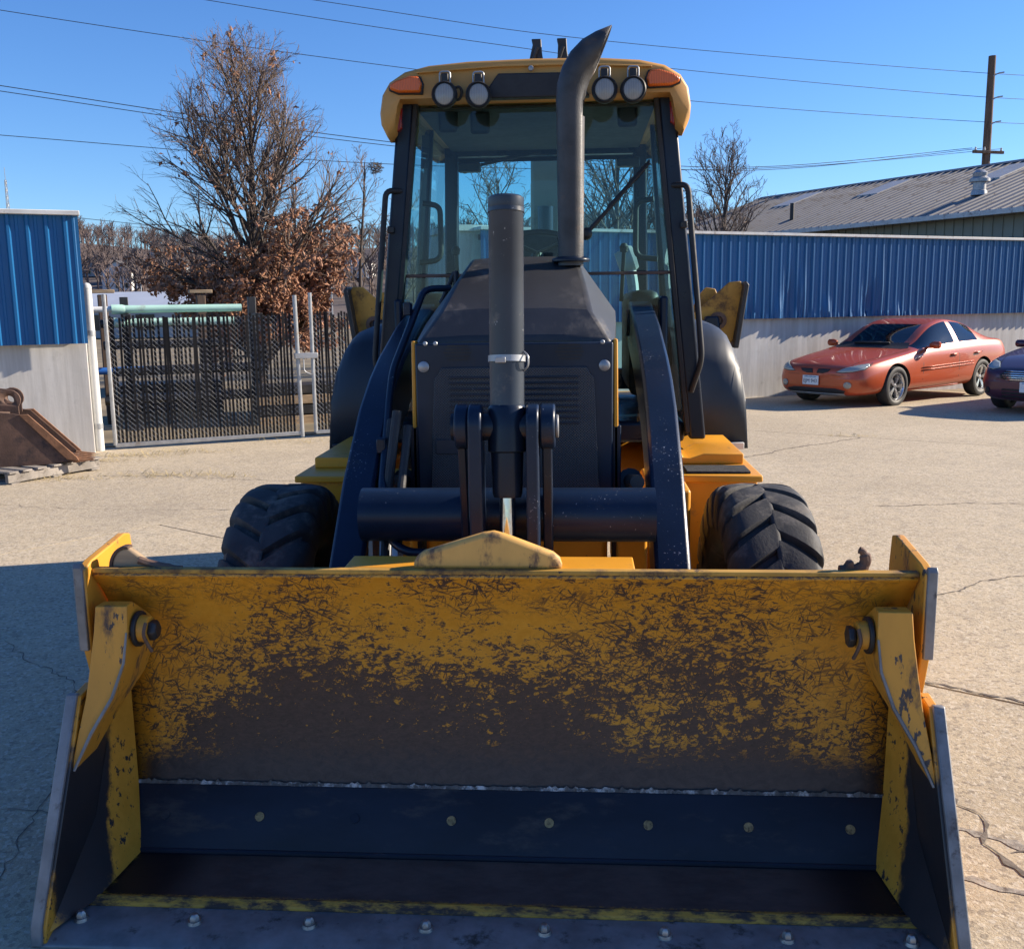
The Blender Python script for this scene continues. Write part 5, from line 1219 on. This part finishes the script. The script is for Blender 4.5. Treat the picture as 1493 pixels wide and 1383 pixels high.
wire('top overhead power line from the utility pole passing above the exhaust stack', [(-30, 26, 13.2), (-8.56, 34.59, 11.55), (1.27, 38.53, 10.93), (17.26, 44.94, 10.76), (24, 47.6, 11.0)])
wire('second overhead power line below the topmost one', [(-32, 25.2, 13.4), (-11.7, 33.33, 11.29), (-1.32, 37.5, 10.46), (4.52, 39.84, 10.1), (17.34, 44.97, 9.81), (24, 47.6, 10.0)])
wire('third overhead power line just above the cab lights', [(-32, 25.2, 12.2), (-17.31, 31.09, 10.55), (-6.28, 35.51, 9.62), (4.68, 39.9, 9.01), (17.41, 45.01, 8.82), (24, 47.6, 9.0)])
wire('upper cable of the sagging pair strung to the pole crossarm', [(-30, 26, 9.9), (-17.49, 31.01, 8.36), (-9.06, 34.39, 7.38), (-2, 37.2, 6.85), (6.94, 40.81, 6.68), (16.75, 44.75, 7.75)], .013)
wire('lower cable of the sagging pair strung to the pole crossarm', [(-30, 26, 9.7), (-17.5, 31.01, 8.2), (-9.07, 34.39, 7.24), (-2, 37.2, 6.75), (6.95, 40.81, 6.56), (17.2, 44.9, 7.75)], .012)
wire('thin overhead line hanging below the sagging pair', [(-30, 26, 7.6), (-17.61, 30.97, 6.9), (-6.05, 35.6, 6.38), (6.94, 40.81, 6.62), (18.1, 45.2, 7.75)])
wire('low service wire running behind the oak tree', [(-34, 26, 6.5), (-15.71, 31.73, 4.44), (-13.21, 32.73, 4.25), (-8, 34.8, 4.0)], .009)

# ------------------------------------------------------------------ trees
class Tree:
    def __init__(s, seed): s.r = random.Random(seed); s.big = MB(); s.tw = MB(); s.tips = []
    def grow(s, p, d, L, rad, lev, cfg, mx):
        r = s.r; n = 4 if lev < 2 else 3; pts = [p.copy()]; trop, wig = cfg['trop'], cfg['wig']
        for k in range(n):
            d = (d + Vector((r.gauss(0, wig), r.gauss(0, wig), r.gauss(0, wig) + trop))).normalized(); p = p + d*(L/n); pts.append(p)
        rs = [rad*(1 - .6*k/n) for k in range(n+1)]
        (s.big if rad > cfg['big'] else s.tw).tube(pts, rs, 6 if rad > cfg['big'] else 3, False)
        if lev >= 2: s.tips += [(q, lev) for q in pts[1:]]
        if lev < mx:
            c = cfg['n'][lev] if lev < len(cfg['n']) else 3
            for k in range(c):
                t = .2 + .8*(k + r.random())/c; i = min(n-1, int(t*n)); q = pts[i].lerp(pts[i+1], t*n - i)
                ax = d.cross(Vector((r.gauss(0, 1), r.gauss(0, 1), r.gauss(0, 1)))).normalized()
                dd = Matrix.Rotation(R(r.uniform(*cfg['ang'])), 3, ax) @ d
                s.grow(q, dd, L*r.uniform(.38, .62)*(1.15 - .45*t), max(cfg['rmin'], rad*.5*(1.1 - .4*t)), lev + 1, cfg, mx)
def leader_tree(name, label, loc, H, r0, nl, spread, seed, zlo=.16, mx=4, cfg=None, leaves=None, lean=(0, 0), shape=None, skew=1.0):
    cfg = cfg or dict(trop=.10, wig=.10, big=.012, rmin=.0045, n=[6, 6, 4, 3], ang=(22, 52))
    T = Tree(seed); r = T.r; t_ = thing(name, label, 'tree', loc)
    trunk = smooth_path([(0, 0, 0), (lean[0]*.2 + .03, lean[1]*.2, H*.22), (lean[0]*.5 - .04, lean[1]*.5, H*.5), (lean[0]*.8, lean[1]*.8, H*.78), (lean[0], lean[1], H*.96)], 5)
    T.big.tube(trunk, [r0*(1.25 if k == 0 else 1)*(1 - .93*k/(len(trunk)-1)) + .006 for k in range(len(trunk))], 9, False)
    for k in range(nl):
        f = zlo + (.95 - zlo)*((k + r.random()*.8)/nl)**skew; i = min(len(trunk)-2, int(f*(len(trunk)-1)/.96*.96)); q = trunk[i].lerp(trunk[i+1], min(1, max(0, f*(len(trunk)-1) - i)))
        az = k*2.399 + r.uniform(-.4, .4); up = R(r.uniform(28, 48)) + f*.45
        w = (shape(f) if shape else (1.0 - .65*f)); L = spread*w*r.uniform(.8, 1.12)
        d = Vector((cos(az)*cos(up), sin(az)*cos(up), sin(up)))
        T.grow(q, d, L, r0*(.42*(1 - f) + .10), 1, cfg, mx)
    T.big.build('trunk', 'bark', t_, 60, fix=False)
    T.tw.build('crown', 'twig', t_, 0, fix=False)
    if leaves:
        lm = MB()
        for q, lev in T.tips:
            pr = leaves(q)
            if r.random() > pr: continue
            for e in range(r.choice((2, 3, 4))):
                c = q + Vector((r.gauss(0, .05), r.gauss(0, .05), r.gauss(0, .05) - .03)); sz = r.uniform(.04, .085)
                a = Vector((r.gauss(0, 1), r.gauss(0, 1), r.gauss(0, 1))).normalized(); b = a.orthogonal().normalized()*sz*.55; a *= sz; up2 = a.cross(b).normalized()*sz*.3
                lm.add([c - a, c + b + up2, c + a, c - b + up2], [(0, 1, 2), (0, 2, 3)])
        o = lm.build('leaves', 'oak_leaf', t_, 0, fix=False); o['kind'] = 'stuff'
    return t_
def oak_leaves(q):
    top = 2.75 + .55*(1 if q.x > .2 else 0) + .25*sin(q.x*5 + q.y*3)
    s_ = 1.0 if q.z < top - .5 else max(0, (top + .35 - q.z)/.85)
    return min(1, s_*.62 + .004)
leader_tree('oak_tree', 'oak tree keeping rust brown leaves on its lower half behind the gate', (-6.92, 22, gz(22)), 6.75, .14, 58, 2.9, 5, .08, 4,
            dict(trop=.05, wig=.09, big=.016, rmin=.0040, n=[6, 9, 6, 4], ang=(20, 50)), oak_leaves, (.1, 0), lambda f: (1.0 if f > .24 else .62) - .68*max(0, f - .38)/.62, 1.35)
leader_tree('bare_tree', 'thin bare tree with a twig nest beside the brown oak', (-5.45, 25.5, gz(25)), 5.6, .07, 16, 1.5, 21, .25, 4, lean=(.35, 0), cfg=dict(trop=.10, wig=.13, big=.012, rmin=.005, n=[5, 5, 3, 3], ang=(22, 55)))
leader_tree('bare_tree', 'slanting bare sapling left of the cab behind the slatted fence', (-4.35, 23.0, gz(23)), 4.2, .07, 13, 1.4, 34, .3, 4, lean=(.75, 0), cfg=dict(trop=.12, wig=.13, big=.012, rmin=.0048, n=[5, 5, 3, 3], ang=(22, 55)))
leader_tree('bare_tree', 'spreading bare tree seen through the cab glass beyond the blue wall', (1.35, 30, gz(30)), 6.6, .17, 30, 3.3, 55, .28, 4, cfg=dict(trop=.08, wig=.14, big=.02, rmin=.008, n=[6, 6, 4, 3], ang=(25, 55)))
leader_tree('bare_tree', 'bare tree seen through the cab glass above the pale block shed', (-2.2, 31, gz(31)), 5.9, .12, 22, 2.6, 77, .28, 4, cfg=dict(trop=.06, wig=.14, big=.02, rmin=.008, n=[6, 6, 4, 2], ang=(25, 55)))
leader_tree('bare_tree', 'bare tree standing at the far gable of the grey metal building', (5.3, 36, gz(36)), 6.5, .14, 30, 3.4, 91, .3, 4, cfg=dict(trop=.09, wig=.13, big=.02, rmin=.008, n=[6, 6, 4, 3], ang=(22, 50)))
r = random.Random(4); nb = MB()
for k in range(90):
    a = Vector((r.gauss(0, 1), r.gauss(0, 1), r.gauss(0, .7))).normalized(); b = Vector((r.gauss(0, 1), r.gauss(0, 1), r.gauss(0, .4))).normalized()
    nb.tube([a*.13 - b*.09, a*.13 + b*.09], .006, 3, False)
tag(nb.build('bird_nest', 'nest', None, 0, off=(-4.83, 25.5, 4.95), fix=False), 'ball of twigs lodged in the thin bare tree', 'nest')

# ------------------------------------------------------------------ far hillside: terrain, wood, houses
def hz(x, y):
    t_ = min(1, max(0, (y - 190)/260)); s_ = t_*t_*(3 - 2*t_)
    return -.4 + s_*(27 + 3.5*sin(x*.021 + 1) + 2.0*sin(x*.05)) + max(0, (y-450))*.01
rows = [[(x, y, hz(x, y)) for x in range(-420, 421, 20)] for y in range(180, 700, 20)]
tag(MB().grid(rows).build('hillside', 'hill_ground', smooth=60, fix=False), kind='structure')
tmpl = []
for sd in range(5):
    T = Tree(100 + sd); cfg = dict(trop=.12, wig=.14, big=99, rmin=.075, n=[6, 6, 3], ang=(20, 50))
    T.tw.tube([(0, 0, 0), (0, 0, 3), (.2, 0, 7)], [.30, .24, .12], 4, False)
    for k in range(10):
        az = k*2.4; u_ = R(40 + T.r.uniform(-8, 25)); T.grow(Vector((0, 0, 2.5 + k*.5)), Vector((cos(az)*cos(u_), sin(az)*cos(u_), sin(u_))), 4.6 - .22*k, .14, 1, cfg, 2)
    tmpl.append(T.tw)
r = random.Random(8); wood = MB()
def inview(x, y): return -.62 < x/y < .25
cnt = 0
while cnt < 850:
    y = 225 + 300*r.random()**.9; x = r.uniform(-.62, .22)*y
    b_ = tmpl[r.randrange(5)]; s_ = r.uniform(.75, 1.35); a = r.uniform(0, 6.28); ca_, sa_ = cos(a)*s_, sin(a)*s_; z = hz(x, y)
    wood.add([(x + vx*ca_ - vy*sa_, y + vx*sa_ + vy*ca_, z + vz*s_) for vx, vy, vz in b_.v], b_.f); cnt += 1
o = wood.build('bare_woodland', 'far_twig', None, 0, fix=False); tag(o, 'bare brown winter woodland covering the far hillside', 'woodland', kind='stuff')
def house(x, y, wd, dp, h, rh, wall, label, rz, dormer=False):
    z = hz(x, y); t_ = thing('house', label, 'house', (x, y, z - .3), rz, 'houses on the far hillside')
    MB().box((0, 0, h/2), (wd, dp, h)).build('wall', wall, t_)
    MB().prism([(-wd/2 - .4, h - .1), (0, h + rh), (wd/2 + .4, h - .1), (wd/2 + .4, h + .15), (0, h + rh + .3), (-wd/2 - .4, h + .15)], 'y', -dp/2 - .4, dp/2 + .4).build('roof', 'house_roof', t_)
    MB().prism([(-wd/2, h - .05), (wd/2, h - .05), (0, h + rh)], 'y', -dp/2 + .02, dp/2 - .02).build('gable', wall, t_)
    for kx in range(int(wd//2.6)):
        for kz in range(int(h//2.6)):
            MB().box((-wd/2 + 1.5 + kx*2.6, -dp/2 - .03, 1.6 + kz*2.7), (.95, .08, 1.4)).build('window', 'dark_pane', t_)
    MB().box((wd/4, 0, h + rh*.9), (.7, .7, 1.8)).build('chimney', 'house_roof', t_)
def hp(px, Y): return (px - 746.5)/1450*Y*1.0 - Y*.0682 + .22
house(hp(172, 285), 285, 8, 8, 5.4, 3.0, 'white_wall', 'white two-storey house with dark roof below the wooded hill', R(12))
house(hp(196, 300), 300, 6, 7, 3.4, 2.2, 'white_wall', 'low white house right beside the two-storey one', R(-8))
house(hp(224, 310), 310, 9, 8, 5.2, 4.2, 'house_grey', 'grey house with a steep gable beside the far utility pole', R(20))
house(hp(140, 330), 330, 8, 8, 3.2, 2.6, 'house_grey', 'low grey house just past the concrete wall', R(-15))
house(hp(255, 330), 330, 8, 7, 4.4, 2.6, 'house_grey', 'grey house half hidden by the brown oak', R(5))
house(hp(523, 300), 300, 10, 8, 4.6, 3.0, 'white_wall', 'pale house between the bare sapling and the cab', R(-10))
house(hp(492, 330), 330, 8, 7, 4.2, 2.6, 'house_grey', 'grey house behind the bare sapling', R(15))
t = thing('warehouse', 'long low warehouse with a pale roof beyond the slatted gate', 'building', (hp(215, 70), 70, gz(70)), R(6))
MB().box((0, 0, 1.0), (19, 12, 2.0)).build('wall', 'house_grey', t)
MB().prism([(-6.3, 1.95), (0, 2.95), (6.3, 1.95), (6.3, 2.05), (0, 3.05), (-6.3, 2.05)], 'x', -9.8, 9.8).build('roof', 'white_roof', t)
for k in range(6): MB().box((-7.5 + k*3, -6.03, 1.0), (1.2, .08, 1.0)).build('window', 'dark_pane', t)
def far_pole(px, Y, h, label, lamp=False, mat='pole_wood', r_=.16):
    x = hp(px, Y); z = max(gz(Y), hz(x, Y)); t_ = thing('street_light' if lamp else 'utility_pole', label, 'street light' if lamp else 'utility pole', (x, Y, z))
    MB().tube([(0, 0, 0), (0, 0, h)], [r_, r_*.75], 8).build('pole', mat, t_)
    if lamp: MB().tube([(0, 0, h), (.4, 0, h + .35), (1.4, 0, h + .4)], .08, 6).build('arm', mat, t_); MB().box((1.6, 0, h + .35), (.7, .3, .16)).build('lamp_head', mat, t_)
    else: MB().box((0, 0, h - .7), (2.2, .14, .16)).build('crossarm', mat, t_)
far_pole(229, 150, 8.5, 'tall pale utility pole among the far houses'); far_pole(203, 160, 5.4, 'street light standing before the white houses', True, 'galvanised', .1)
far_pole(247, 170, 5.0, 'street light standing by the brown oak', True, 'galvanised', .1); far_pole(264, 180, 6.5, 'short utility pole half behind the brown oak', False); far_pole(487, 90, 5.2, 'thin steel lamp pole behind the bare sapling', True, 'galvanised', .06)
# lattice radio mast far behind the blue wall
t = thing('radio_mast', 'thin lattice radio mast rising above the near blue wall', 'mast', (-86, 150, -.4))
for a in range(3): MB().tube([(.5*cos(a*2.094), .5*sin(a*2.094), 0), (.14*cos(a*2.094), .14*sin(a*2.094), 21.2)], .05, 5).build('leg', 'galvanised', t)
mb = MB()
for k in range(20):
    for a in range(3):
        f0, f1 = 1 - k/20*.72, 1 - (k+1)/20*.72
        mb.tube([(.5*f0*cos(a*2.094), .5*f0*sin(a*2.094), k*1.06), (.5*f1*cos((a+1)*2.094), .5*f1*sin((a+1)*2.094), (k+1)*1.06)], .03, 3, False)
mb.build('bracing', 'galvanised', t, 0, fix=False)
MB().cyl((0, 0, 21.2), (0, 0, 23), .04, n=6).build('antenna', 'galvanised', t)
